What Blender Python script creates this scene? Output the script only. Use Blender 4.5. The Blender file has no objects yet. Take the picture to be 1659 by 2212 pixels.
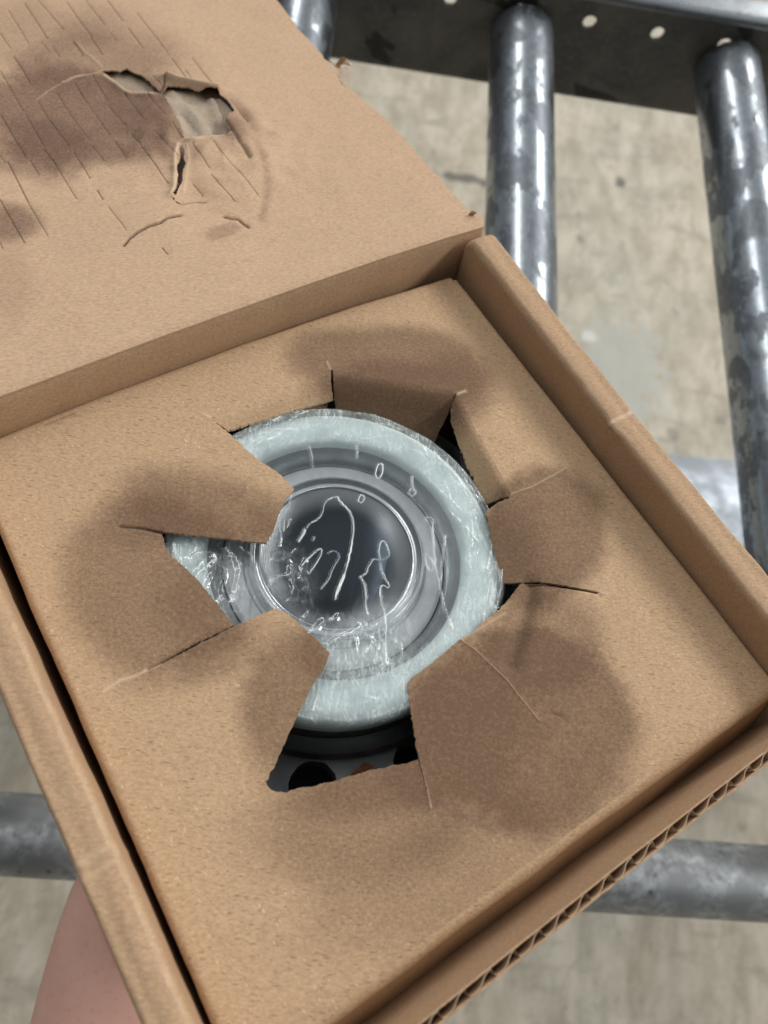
import bpy, bmesh, math, random
import numpy as np
from mathutils import Matrix, Vector, noise
from mathutils.geometry import delaunay_2d_cdt

random.seed(7)
S = bpy.context.scene
COL = S.collection
HC = 1.10                                   # camera height over the floor (m)

# ------------------------------------------------------------------ camera
RC = np.array([[0.9906362745, 0.0683420648, 0.1181910901],
               [0.1055129884, -0.9326148939, -0.3451036126],
               [0.0866416810, 0.3543428028, -0.9310931196]])
cam_d = bpy.data.cameras.new("camera")
cam = bpy.data.objects.new("camera", cam_d)
COL.objects.link(cam)
cm = Matrix.Identity(4)
for i in range(3):
    cm[i][0], cm[i][1], cm[i][2] = RC[0][i], -RC[1][i], -RC[2][i]
cm.translation = Vector((0, 0, HC))
cam.matrix_world = cm
cam_d.sensor_fit = 'HORIZONTAL'
cam_d.sensor_width = 36.0
cam_d.lens = 36.0 * 1600.0 / 1659.0
cam_d.clip_start = 0.01
cam_d.clip_end = 100
cam_d.dof.use_dof = True
cam_d.dof.focus_distance = 0.252
cam_d.dof.aperture_fstop = (cam_d.lens / 1000) / 0.0026
S.camera = cam

# ------------------------------------------------------------------ light
W = bpy.data.worlds.new("World")
S.world = W
W.use_nodes = True
wn = W.node_tree.nodes
wl = W.node_tree.links
bg = wn['Background']
tc = wn.new('ShaderNodeTexCoord')
sx = wn.new('ShaderNodeVectorMath'); sx.operation = 'DOT_PRODUCT'
sx.inputs[1].default_value = (0.0, 0.52, 0.854)
mr = wn.new('ShaderNodeMapRange')
mr.inputs['From Min'].default_value = 0.0
mr.inputs['From Max'].default_value = 1.0
mr.inputs['To Min'].default_value = 0.05
mr.inputs['To Max'].default_value = 0.50
wl.new(tc.outputs['Generated'], sx.inputs[0])
wl.new(sx.outputs['Value'], mr.inputs['Value'])
wl.new(mr.outputs[0], bg.inputs['Strength'])
bg.inputs['Color'].default_value = (0.93, 0.97, 1.0, 1)


def area(name, loc, size, power, col=(1, 0.985, 0.95)):
    d = bpy.data.lights.new(name, 'AREA')
    d.shape = 'RECTANGLE'
    d.size, d.size_y = size
    d.energy = power
    d.color = col
    o = bpy.data.objects.new(name, d)
    COL.objects.link(o)
    o.location = loc
    v = Vector((0, 0.1, 0.9)) - Vector(loc)
    # keep the long side along the rollers (world Y)
    z = -v.normalized()
    y = Vector((0, 1, 0)); y = (y - z * y.dot(z)).normalized()
    x = y.cross(z)
    m = Matrix((x, y, z)).transposed().to_4x4()
    m.translation = Vector(loc)
    o.matrix_world = m
    return o


area("ceiling_strip_lamp", (-1.15, 2.5, 3.6), (0.16, 6.2), 62)
area("ceiling_strip_lamp", (3.9, 1.9, 3.6), (0.35, 7.2), 270)

S.view_settings.view_transform = 'Standard'
S.view_settings.look = 'None'
S.view_settings.exposure = 0.0
S.view_settings.gamma = 1.0
S.view_settings.use_curve_mapping = False

# ------------------------------------------------------------------ pixel measuring (box frame)
FP = 1600.0
TB = np.array([-0.0013594080, 0.0188423090, 0.2456374397])
RB = np.array([[0.8425133860, -0.5157739799, 0.1553975420],
               [-0.4021176952, -0.7941452537, -0.4556694802],
               [0.3584306817, 0.3214195353, -0.8764798477]])
CB = -RB.T @ TB                              # camera position in the box frame
BOXM = Matrix.Identity(4)
RBW = RC.T @ RB
PBW = RC.T @ TB
for i in range(3):
    for j in range(3):
        BOXM[i][j] = RBW[i][j]
BOXM.translation = Vector((PBW[0], PBW[1], PBW[2] + HC))
BASE = 0.1125                                # insert surface above the underside of the box


def ray(px, py):
    return RB.T @ np.array([px - 829.5, py - 1106.0, FP])


def U(px, py, z=0.0):
    d = ray(px, py)
    s = (z - CB[2]) / d[2]
    p = CB + s * d
    return (float(p[0]), float(p[1]))


# ------------------------------------------------------------------ helpers
def prop(o, label=None, cat=None, group=None, kind=None):
    if label: o['label'] = label
    if cat: o['category'] = cat
    if group: o['group'] = group
    if kind: o['kind'] = kind


def empty(name, m, label, cat, group=None):
    o = bpy.data.objects.new(name, None)
    o.empty_display_size = 0.05
    COL.objects.link(o)
    o.matrix_world = m
    prop(o, label, cat, group)
    return o


def boxthing(name, label, cat):
    return empty(name, BOXM @ Matrix.Translation((0, 0, -BASE)), label, cat)


def mesh_obj(name, verts, faces, mat, parent=None, smooth=True, loc=None, sharp=None):
    me = bpy.data.meshes.new(name)
    me.from_pydata([tuple(map(float, v)) for v in verts], [], faces)
    me.update()
    if mat: me.materials.append(mat)
    for p in me.polygons: p.use_smooth = smooth
    if sharp:
        me.set_sharp_from_angle(angle=math.radians(sharp))
    o = bpy.data.objects.new(name, me)
    COL.objects.link(o)
    if parent:
        o.parent = parent
    if loc is not None:
        o.location = loc
    return o


UP = (0, 0, BASE)                            # children of a box-frame Empty sit at the insert level


def fattr(o, name, vals):
    a = o.data.attributes.new(name, 'FLOAT', 'POINT')
    a.data.foreach_set('value', np.asarray(vals, dtype=np.float32))


def segdist(P, line):
    """distance of points P (n,2) to an open polyline"""
    best = np.full(len(P), 1e9)
    L = np.asarray(line, float)
    for a, b in zip(L[:-1], L[1:]):
        ab = b - a
        t = np.clip(((P - a) @ ab) / max(ab @ ab, 1e-12), 0, 1)
        d = np.hypot(*(P - (a + t[:, None] * ab)).T)
        best = np.minimum(best, d)
    return best


def inpoly(P, poly):
    P = np.asarray(P); x, y = P[:, 0], P[:, 1]
    ins = np.zeros(len(P), bool)
    q = np.asarray(poly); n = len(q)
    for i in range(n):
        x1, y1 = q[i]; x2, y2 = q[(i + 1) % n]
        c = (y1 > y) != (y2 > y)
        if c.any():
            xi = (x2 - x1) * (y - y1) / (y2 - y1 + 1e-15) + x1
            ins ^= c & (x < xi)
    return ins


def nz(x, y, z=0.0, s=1.0):
    return noise.noise(Vector((x * s, y * s, z)))


def densify(line, step, jit=0.0, closed=False, seed=0):
    L = [np.asarray(p, float) for p in line]
    if closed: L = L + [L[0]]
    out = []
    for a, b in zip(L[:-1], L[1:]):
        n = max(1, int(np.hypot(*(b - a)) / step))
        t = (b - a) / max(np.hypot(*(b - a)), 1e-9)
        nrm = np.array([-t[1], t[0]])
        for i in range(n):
            p = a + (b - a) * i / n
            if jit and i > 0:
                k = nz(p[0], p[1], seed, 700) + 0.7 * nz(p[0], p[1], seed + 3, 1900)
                p = p + nrm * jit * k
            out.append(p)
    if not closed: out.append(L[-1])
    return out


# ------------------------------------------------------------------ materials
class NT:
    def __init__(s, name):
        s.m = bpy.data.materials.new(name)
        s.m.use_nodes = True
        s.n = s.m.node_tree.nodes
        s.l = s.m.node_tree.links
        s.b = s.n['Principled BSDF']
        s.out = s.n['Material Output']

    def add(s, t, **kw):
        n = s.n.new(t)
        for k, v in kw.items(): setattr(n, k, v)
        return n

    def put(s, inp, v):
        if isinstance(v, bpy.types.NodeSocket): s.l.new(v, inp)
        elif v is not None:
            inp.default_value = v

    def coord(s, scale=(1, 1, 1), rot=0.0, kind='Object', off=(0, 0, 0)):
        t = s.add('ShaderNodeTexCoord')
        mp = s.add('ShaderNodeMapping')
        mp.inputs['Scale'].default_value = scale
        mp.inputs['Location'].default_value = off
        # rotate first, scale after
        if rot:
            r = s.add('ShaderNodeMapping'); r.inputs['Rotation'].default_value = (0, 0, rot)
            s.l.new(t.outputs[kind], r.inputs[0]); s.l.new(r.outputs[0], mp.inputs[0])
        else:
            s.l.new(t.outputs[kind], mp.inputs[0])
        return mp.outputs[0]

    def noise(s, vec, scale, det=4, rough=0.55, dist=0.0):
        n = s.add('ShaderNodeTexNoise')
        s.l.new(vec, n.inputs['Vector'])
        n.inputs['Scale'].default_value = scale
        n.inputs['Detail'].default_value = det
        n.inputs['Roughness'].default_value = rough
        n.inputs['Distortion'].default_value = dist
        return n.outputs['Fac']

    def voro(s, vec, scale, feature='F1', rand=1.0):
        n = s.add('ShaderNodeTexVoronoi', feature=feature)
        s.l.new(vec, n.inputs['Vector'])
        n.inputs['Scale'].default_value = scale
        n.inputs['Randomness'].default_value = rand
        return n.outputs['Distance']

    def rng(s, v, a, b, c=0.0, d=1.0, smooth=False):
        n = s.add('ShaderNodeMapRange')
        if smooth: n.interpolation_type = 'SMOOTHSTEP'
        s.l.new(v, n.inputs['Value'])
        for k, q in zip(('From Min', 'From Max', 'To Min', 'To Max'), (a, b, c, d)):
            n.inputs[k].default_value = q
        return n.outputs[0]

    def math(s, op, a, b=None):
        n = s.add('ShaderNodeMath', operation=op)
        s.put(n.inputs[0], a)
        if b is not None: s.put(n.inputs[1], b)
        return n.outputs[0]

    def mix(s, fac, a, b, mode='MIX'):
        n = s.add('ShaderNodeMix', data_type='RGBA', blend_type=mode)
        s.put(n.inputs[0], fac)
        s.put(n.inputs[6], a if not isinstance(a, tuple) else (*a, 1))
        s.put(n.inputs[7], b if not isinstance(b, tuple) else (*b, 1))
        return n.outputs[2]

    def attr(s, name):
        n = s.add('ShaderNodeAttribute', attribute_name=name)
        return n.outputs['Fac']

    def bump(s, h, dist=0.001, st=0.5, prev=None):
        n = s.add('ShaderNodeBump')
        n.inputs['Strength'].default_value = st
        n.inputs['Distance'].default_value = dist
        s.l.new(h, n.inputs['Height'])
        if prev: s.l.new(prev, n.inputs['Normal'])
        return n.outputs[0]


def kraft(name, base=(0.53, 0.355, 0.215), rot=0.6, fleck=1.0, stain=(0.142, 0.080, 0.047), seed=0.0):
    t = NT(name)
    v = t.coord((1, 1, 1), rot, off=(seed, seed * .7, 0))
    vs = t.coord((0.42, 1, 1), rot, off=(seed, 0, seed))
    big = t.noise(v, 28, 3)
    mid = t.noise(vs, 330, 4, 0.6)
    fine = t.noise(vs, 1500, 3, 0.7)
    c = t.mix(t.rng(big, .35, .65), tuple(x * .95 for x in base), tuple(x * 1.04 for x in base))
    c = t.mix(t.rng(mid, .36, .66), c, tuple(x * .92 for x in base))
    c2 = t.mix(t.rng(fine, .34, .66), tuple(x * .70 for x in base), tuple(x * 1.25 for x in base))
    c = t.mix(0.55, c, c2)
    # short dark fibres along the grain, pale fibres across it
    for (sc, st_, r0, r1, lo, hi, am, col, ro_, of) in [(1050, .22, .15, .27, .50, .57, .62, (0.15, 0.085, 0.05), rot, 3), (1900, .32, .18, .32, .42, .54, .55, (0.17, 0.10, 0.06), rot + .35, 9),
                                                (520, .45, .05, .10, .50, .56, .80, (0.09, 0.055, 0.04), rot - .6, 15),
                                                (900, .30, .09, .18, .52, .60, .62, (0.88, 0.74, 0.54), rot + .8, 21), (1700, .5, .14, .26, .46, .58, .5, (0.85, 0.68, 0.48), rot - .3, 27)]:
        vd = t.coord((st_, 1, 1), ro_, off=(of + seed, of * .3, 0))
        d = t.voro(vd, sc)
        pick = t.noise(vd, sc * .8, 0)
        f1 = t.math('MULTIPLY', t.rng(d, r0, r1, 1, 0), t.rng(pick, lo, hi))
        c = t.mix(t.math('MULTIPLY', f1, am * fleck * .85), c, col)
    # soiling rubbed in by the greasy steel part
    st = t.attr('stain')
    grain = t.rng(t.noise(v, 900, 5, .8), .35, .65, -0.20, 0.20)
    blot = t.rng(t.noise(v, 60, 4, .65), .3, .7, -0.05, 0.05)
    st2 = t.math('ADD', st, t.math('MULTIPLY', t.math('ADD', grain, blot), t.rng(st, 0.02, .35)))
    n = t.add('ShaderNodeClamp'); t.l.new(st2, n.inputs[0])
    c = t.mix(t.math('MULTIPLY', t.math('POWER', n.outputs[0], .85), 0.95), c, stain)
    # paper torn or scored: pale fibre, dark slits, and crease shading painted dark
    c = t.mix(t.attr('pale'), c, (0.72, 0.55, 0.38))
    c = t.mix(t.attr('mark'), c, (0.06, 0.038, 0.026))
    t.put(t.b.inputs['Base Color'], c)
    t.b.inputs['Roughness'].default_value = 0.78
    t.b.inputs['Specular IOR Level'].default_value = 0.28
    b1 = t.bump(mid, 0.0004, 0.10)
    b2 = t.bump(fine, 0.00020, 0.22, b1)
    t.l.new(b2, t.b.inputs['Normal'])
    return t.m


M_INS = kraft('kraft_insert', base=(0.515, 0.346, 0.208), rot=0.62)
M_BOX = kraft('kraft_box', base=(0.475, 0.312, 0.190), rot=0.45, fleck=.6, seed=2.0)
M_LID = kraft('kraft_lid', base=(0.565, 0.382, 0.248), rot=0.36, fleck=.45, stain=(0.140, 0.075, 0.050), seed=5.0)
M_TORN = kraft('torn_paper', base=(0.43, 0.345, 0.26), rot=0.36, fleck=.3, seed=6.0)


def metal(name, base, rough=(.25, .5), scale=60, mot=(0.5, 1.15), metallic=1.0, spots=True, stretch=(1, 1, 1)):
    t = NT(name)
    v = t.coord(stretch)
    a = t.noise(v, scale, 6, .68, .15)
    b = t.noise(v, scale * .35, 3, .5, .1)
    c = t.mix(t.rng(a, .38, .62), tuple(x * mot[0] for x in base), tuple(min(1, x * mot[1]) for x in base))
    c = t.mix(t.rng(b, .45, .60), c, tuple(x * .72 for x in base))
    if spots:
        d = t.voro(v, scale * .8)
        k = t.math('MULTIPLY', t.rng(d, .12, .22, 1, 0), t.rng(t.noise(v, scale * .5, 1), .52, .6))
        c = t.mix(t.math('MULTIPLY', k, .7), c, (0.06, 0.065, 0.07))
        # a few rust freckles
        r = t.math('MULTIPLY', t.rng(t.noise(v, scale * 2.6, 3, .7), .62, .70), t.rng(t.noise(v, scale * .22, 1), .55, .62))
        c = t.mix(t.math('MULTIPLY', r, .7), c, (0.16, 0.075, 0.04))
    t.put(t.b.inputs['Base Color'], c)
    t.b.inputs['Metallic'].default_value = metallic
    t.put(t.b.inputs['Roughness'], t.rng(a, .35, .65, rough[1], rough[0]))
    t.l.new(t.bump(a, 0.0004, .10), t.b.inputs['Normal'])
    return t.m


def roller_mat():
    """galvanised tube: bright zinc with dull oxidised patches"""
    t = NT('galvanised_roller')
    v = t.coord((1, 1, .55))
    v2 = t.coord((1, 1, .16), off=(.3, .2, 0))
    a = t.noise(v, 46, 5, .62, .1)
    st = t.noise(v2, 95, 4, .6, .3)
    dull = t.rng(a, .50, .54)
    vo = t.voro(v, 30, 'F1', .9)
    dull = t.math('MAXIMUM', dull, t.math('MULTIPLY', t.rng(vo, .30, .34, 1, 0), t.rng(t.noise(v, 20, 0), .50, .54)))
    dull = t.math('MAXIMUM', dull, t.math('MULTIPLY', t.rng(st, .58, .66), .6))
    f = t.noise(v, 300, 3, .7)
    c1 = t.mix(t.rng(f, .3, .7), (0.29, 0.33, 0.36), (0.42, 0.46, 0.50))
    c2 = t.mix(t.rng(f, .3, .7), (0.125, 0.142, 0.16), (0.20, 0.22, 0.245))
    c = t.mix(dull, c1, c2)
    r = t.math('MULTIPLY', t.rng(t.noise(v, 190, 3, .7), .60, .66), t.rng(t.noise(v, 16, 1), .54, .62))
    c = t.mix(t.math('MULTIPLY', r, .8), c, (0.15, 0.08, 0.045))
    d = t.voro(v, 85)
    k = t.math('MULTIPLY', t.rng(d, .10, .16, 1, 0), t.rng(t.noise(v, 40, 1), .55, .6))
    c = t.mix(k, c, (0.05, 0.055, 0.06))
    t.put(t.b.inputs['Base Color'], c)
    t.put(t.b.inputs['Metallic'], t.rng(dull, 0, 1, 1.0, .75))
    t.put(t.b.inputs['Roughness'], t.rng(dull, 0, 1, .30, .46))
    t.l.new(t.bump(t.noise(v2, 60, 3), 0.0008, .12, t.bump(f, .0004, .12)), t.b.inputs['Normal'])
    return t.m


M_ROLL = roller_mat()
M_TUBE = metal('galvanised_tube', (0.44, 0.46, 0.47), rough=(.45, .6), scale=120, mot=(.62, 1.25), metallic=.6)
M_PIPE = metal('old_zinc', (0.55, 0.60, 0.66), rough=(.5, .7), scale=38, mot=(.72, 1.15), metallic=.55)
M_BOLT = metal('zinc_axle', (0.5, 0.5, 0.5), scale=300, spots=False)


def rail_mat():
    t = NT('dark_steel_rail')
    v = t.coord((1, 1, 1))
    a = t.noise(v, 26, 5, .6, .6)
    f = t.noise(v, 240, 3)
    c = t.mix(t.rng(a, .4, .6), (0.085, 0.082, 0.074), (0.12, 0.115, 0.10))
    c = t.mix(t.rng(f, .5, .75), c, (0.15, 0.14, 0.125))
    g = t.math('MULTIPLY', t.rng(t.noise(v, 15, 2, .5, 1.4), .63, .65), .8)
    c = t.mix(g, c, (0.015, 0.015, 0.014))
    t.put(t.b.inputs['Base Color'], c)
    t.b.inputs['Metallic'].default_value = .35
    t.put(t.b.inputs['Roughness'], t.rng(a, .35, .65, .62, .42))
    return t.m


M_RAIL = rail_mat()
M_FLANGE = metal('pale_steel_flange', (0.42, 0.45, 0.47), rough=(.22, .42), scale=40, mot=(.6, 1.2))  # paler, smoother metal for the top flange of the rail


def floor_mat():
    t = NT('worn_floor')
    vs = t.coord((1, .42, 1), .08)
    v = t.coord((1, 1, 1))
    vh = t.coord((.35, 1, 1), off=(2, 3, 0))
    a = t.noise(vs, 22, 7, .70, .2)
    b = t.noise(v, 3.2, 4, .55)
    h = t.noise(vh, 22, 5, .65)
    c = t.mix(t.rng(b, .4, .62), (0.43, 0.375, 0.285), (0.40, 0.375, 0.30))
    c = t.mix(t.rng(a, .46, .60), c, (0.54, 0.485, 0.395))
    c = t.mix(t.math('MULTIPLY', t.rng(a, .46, .36), .5), c, (0.30, 0.255, 0.195))
    c = t.mix(t.math('MULTIPLY', t.rng(h, .54, .66), .65), c, (0.29, 0.26, 0.205))
    wv = t.noise(vs, 42, 4, .7)
    c = t.mix(t.math('MULTIPLY', t.rng(wv, .63, .74), .45), c, (0.66, 0.64, 0.58))
    c = t.mix(t.math('MULTIPLY', t.rng(t.noise(vs, 30, 4, .7, .5), .40, .30), .6), c, (0.20, 0.175, 0.14))
    c = t.mix(t.math('MULTIPLY', t.rng(t.noise(v, 55, 5, .75), .57, .70), .6), c, (0.26, 0.235, 0.19))
    c = t.mix(t.math('MULTIPLY', t.rng(t.noise(v, 75, 5, .75), .60, .70), .6), c, (0.66, 0.62, 0.53))
    # scuffs and grease spots where the photograph has them
    tc_ = t.add('ShaderNodeTexCoord')
    wob = t.add('ShaderNodeTexNoise'); wob.inputs['Scale'].default_value = 40
    t.l.new(tc_.outputs['Object'], wob.inputs['Vector'])
    for (x, y, rx, ry, col, st) in [(0.215, 1.126, .060, .012, (.09, .085, .08), .8), (0.527, 1.177, .013, .013, (.08, .075, .07), .8),
                                    (0.51, .74, .085, .12, (.42, .43, .385), .75), (0.455, .80, .016, .012, (.66, .67, .63), .7),
                                    (0.44, 1.02, .008, .009, (.16, .15, .13), .6), (0.35, .62, .10, .05, (.37, .36, .31), .5),
                                    (0.60, .62, .012, .013, (.17, .16, .14), .6), (0.69, .66, .012, .012, (.17, .16, .14), .6),
                                    (0.03, 1.15, .008, .008, (.12, .115, .10), .6)]:
        mp = t.add('ShaderNodeMapping')
        mp.inputs['Location'].default_value = (-x / rx, -y / ry, 0)
        mp.inputs['Scale'].default_value = (1 / rx, 1 / ry, 1)
        t.l.new(tc_.outputs['Object'], mp.inputs[0])
        sp = t.add('ShaderNodeVectorMath', operation='LENGTH'); t.l.new(mp.outputs[0], sp.inputs[0])
        dd = t.math('ADD', sp.outputs['Value'], t.rng(wob.outputs['Fac'], .3, .7, -.45, .45))
        c = t.mix(t.math('MULTIPLY', t.rng(dd, .75, 1.1, 1, 0), st), c, col)
    t.put(t.b.inputs['Base Color'], c)
    t.put(t.b.inputs['Roughness'], .62)
    t.l.new(t.bump(a, 0.002, .2), t.b.inputs['Normal'])
    return t.m


M_FLOOR = floor_mat()

# ------------------------------------------------------------------ the setting: floor
fl = mesh_obj('floor', [(-8, -8, 0), (8, -8, 0), (8, 8, 0), (-8, 8, 0)], [(0, 1, 2, 3)], M_FLOOR)
prop(fl, kind='structure')


# ------------------------------------------------------------------ tubes and lathes
def lathe(profile, n=64, axis='z'):
    """profile: list of (r, z); closed ends where r == 0"""
    V, F = [], []
    rings = []
    for r, z in profile:
        if r < 1e-7:
            rings.append([len(V)]); V.append((0, 0, z))
        else:
            rings.append(list(range(len(V), len(V) + n)))
            V += [(r * math.cos(2 * math.pi * i / n), r * math.sin(2 * math.pi * i / n), z) for i in range(n)]
    for a, b in zip(rings[:-1], rings[1:]):
        for i in range(n):
            j = (i + 1) % n
            if len(a) == 1 and len(b) == 1: continue
            if len(a) == 1: F.append((a[0], b[j], b[i]))
            elif len(b) == 1: F.append((a[i], a[j], b[0]))
            else: F.append((a[i], a[j], b[j], b[i]))
    if axis == 'y': V = [(x, z, y) for x, y, z in V]; F = [tuple(reversed(f)) for f in F]; V = [(x, y, -z) for x, y, z in V]; F = [tuple(reversed(f)) for f in F]
    if axis == 'x': V = [(z, x, y) for x, y, z in V]
    return V, F


def outward(o):
    bm = bmesh.new(); bm.from_mesh(o.data)
    bmesh.ops.recalc_face_normals(bm, faces=bm.faces)
    bm.to_mesh(o.data); bm.free(); o.data.update()


def box_vf(x0, x1, y0, y1, z0, z1):
    V = [(x, y, z) for z in (z0, z1) for y in (y0, y1) for x in (x0, x1)]
    F = [(0, 2, 3, 1), (4, 5, 7, 6), (0, 1, 5, 4), (2, 6, 7, 3), (0, 4, 6, 2), (1, 3, 7, 5)]
    return V, F


# ------------------------------------------------------------------ roller conveyor
ZAX = HC - 0.3908                            # roller axis
RR = 0.024
YA, YB = 0.0720, 0.5545                      # inner faces of the two rails
conv = empty('roller_conveyor', Matrix.Translation((0.10, (YA + YB) / 2, 0)),
             'galvanised roller conveyor with a dark punched side rail, standing over the bare floor', 'conveyor')
CO = Vector((0.10, (YA + YB) / 2, 0))


def side_rail(y, s, name='side_rail'):
    """channel: web with a row of axle holes, flanges turned outward (s = +1: away from the viewer)"""
    zt, zb, th = HC - 0.3535, HC - 0.4413, 0.003
    x0, x1 = -0.95, 1.15
    holes = [0.0566 + 0.0535 * k for k in range(-19, 21)]
    hz, hr = HC - 0.3755, 0.0052
    outer = []
    # web as a CDT sheet with round holes
    P = [(x0, zb + .006), (x1, zb + .006), (x1, zt - .006), (x0, zt - .006)]
    E = [(0, 1), (1, 2), (2, 3), (3, 0)]
    cen = []
    for hx in holes:
        if not (x0 + .01 < hx < x1 - .01): continue
        b = len(P)
        cen.append((hx, hz))
        for i in range(20):
            P.append((hx + hr * 1.0 * math.cos(i * math.pi / 10), hz + hr * math.sin(i * math.pi / 10)))
            E.append((b + i, b + (i + 1) % 20))
    r = delaunay_2d_cdt([Vector(p) for p in P], E, [], 0, 1e-7)
    vs = [tuple(v) for v in r[0]]
    tris = []
    for f in r[2]:
        cx = sum(vs[i][0] for i in f) / len(f); cz = sum(vs[i][1] for i in f) / len(f)
        if all((cx - a) ** 2 + (cz - b) ** 2 > (hr * .93) ** 2 for a, b in cen): tris.append(tuple(f))
    V = []; F = []
    for (x, z) in vs: V.append((x, y, z))
    n = len(vs)
    for (x, z) in vs: V.append((x, y + s * th, z))
    F += tris + [tuple(reversed([i + n for i in f])) for f in tris]
    cnt = {}
    for f in tris:
        for a, b in zip(f, f[1:] + f[:1]): cnt.setdefault(frozenset((a, b)), []).append((a, b))
    for k, e in cnt.items():
        if len(e) == 1: a, b = e[0]; F.append((b, a, a + n, b + n))
    # rounded bends and the two flanges, swept along x
    for sg, ze in ((1, zt - .006), (-1, zb + .006)):
        prof = []
        R = 0.006
        for i in range(8):
            a = math.pi / 2 * i / 7
            prof.append((y + s * (R - R * math.cos(a)), ze + sg * R * math.sin(a)))
        wd = .0215 if sg > 0 else .03
        prof.append((y + s * wd, ze + sg * R))
        if sg > 0:
            for i in range(1, 6):
                a = math.pi / 2 * i / 5
                prof.append((y + s * (wd + .004 * math.sin(a)), ze + R - .004 + .004 * math.cos(a)))
            prof.append((y + s * (wd + .004), ze - .004))
        inn = []
        for k, (py, pz) in enumerate(prof):
            q0 = prof[max(0, k - 1)]; q1 = prof[min(len(prof) - 1, k + 1)]
            d = Vector((q1[0] - q0[0], q1[1] - q0[1])).normalized()
            nn = Vector((d.y, -d.x)) * (s * sg)
            inn.append((py + nn.x * th, pz + nn.y * th))
        b = len(V); loop = prof + inn[::-1]
        for x in (x0, x1): V += [(x, a, c) for a, c in loop]
        m = len(loop)
        for i in range(m): F.append((b + i, b + (i + 1) % m, b + m + (i + 1) % m, b + m + i))
        F.append(tuple(range(b, b + m))); F.append(tuple(range(b + 2 * m - 1, b + m - 1, -1)))
    V = [(a - CO.x, b - CO.y, c) for a, b, c in V]
    o = mesh_obj(name, V, F, M_RAIL, conv, sharp=40)
    outward(o)
    o.data.materials.append(M_FLANGE)
    for p in o.data.polygons:
        c = p.center
        if c.z > HC - 0.3605: p.material_index = 1
    return o


side_rail(YB, 1)
side_rail(YA, -1)

L0, L1 = YA + .003, YB - .0025
prof = [(0, L0), (.006, L0)] + [(RR - .003, L0)] + [(RR - .003 + .003 * math.sin(a), L0 + .003 - .003 * math.cos(a)) for a in (.5, 1.0, 1.57)]
prof += [(RR, L0 + (L1 - L0) * k / 8) for k in range(1, 8)]
prof += [(RR - .003 + .003 * math.cos(a), L1 - .003 + .003 * math.sin(a)) for a in (0, .5, 1.0, 1.57)] + [(.006, L1), (0, L1)]
V, F = lathe([(r, z - (L0 + L1) / 2) for r, z in prof], 96)
rol = mesh_obj('roller', V, F, M_ROLL, conv, sharp=50)
Va, Fa = lathe([(0, -.262), (.004, -.262), (.004, .262), (0, .262)], 12)
xs = [0.1149, -0.0507, -0.2163, 0.2805, 0.4461]
for k, x in enumerate(xs):
    o = rol if k == 0 else rol.copy()
    if k: COL.objects.link(o); o.parent = conv
    o.rotation_euler = (-math.pi / 2, 0, 0)
    o.location = (x - CO.x, (L0 + L1) / 2 - CO.y, ZAX)
    # turn each roller about its own axis so the wear patches differ
    o.rotation_euler = Matrix.Rotation(-math.pi / 2, 3, 'X').to_4x4().to_euler() if k == 0 else (Matrix.Rotation(-math.pi / 2, 3, 'X') @ Matrix.Rotation(k * 1.3, 3, 'Z')).to_euler()
    ax = mesh_obj('axle', Va, Fa, M_BOLT, o)

# cross tube between the legs, and the legs (outside the photograph)
YH, ZH = -0.0392, HC - 0.526
V, F = lathe([(0, -.98), (RR, -.98), (RR, .98), (0, .98)], 64, 'x')
o = mesh_obj('cross_tube', V, F, M_TUBE, conv, loc=(0.0, YH - CO.y, ZH), sharp=50); outward(o)
for x in (-.93, 1.13):
    for y in (YH - .03, YB + .02):
        V, F = box_vf(-.02, .02, -.02, .02, 0, HC - .4413)
        mesh_obj('leg', V, F, M_RAIL, conv, smooth=False, loc=(x - CO.x, y - CO.y, 0))
    V, F = box_vf(-.02, .02, YH - .05 - CO.y, YB + .04 - CO.y, HC - .472, HC - .4415)
    mesh_obj('cross_brace', V, F, M_RAIL, conv, smooth=False, loc=(x - CO.x, 0, 0))

# big pipe lying on the floor beneath
R_ = .125
V, F = lathe([(0, -1.3), (R_, -1.3), (R_, 1.3), (0, 1.3)], 96, 'x')
pipe = mesh_obj('floor_pipe', V, F, M_PIPE, sharp=50); outward(pipe)
pipe.location = (.45, 0.372, R_); pipe.rotation_euler = (0, 0, math.radians(2.0))
prop(pipe, 'wide pale grey pipe lying on the floor below the rollers', 'pipe')


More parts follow.
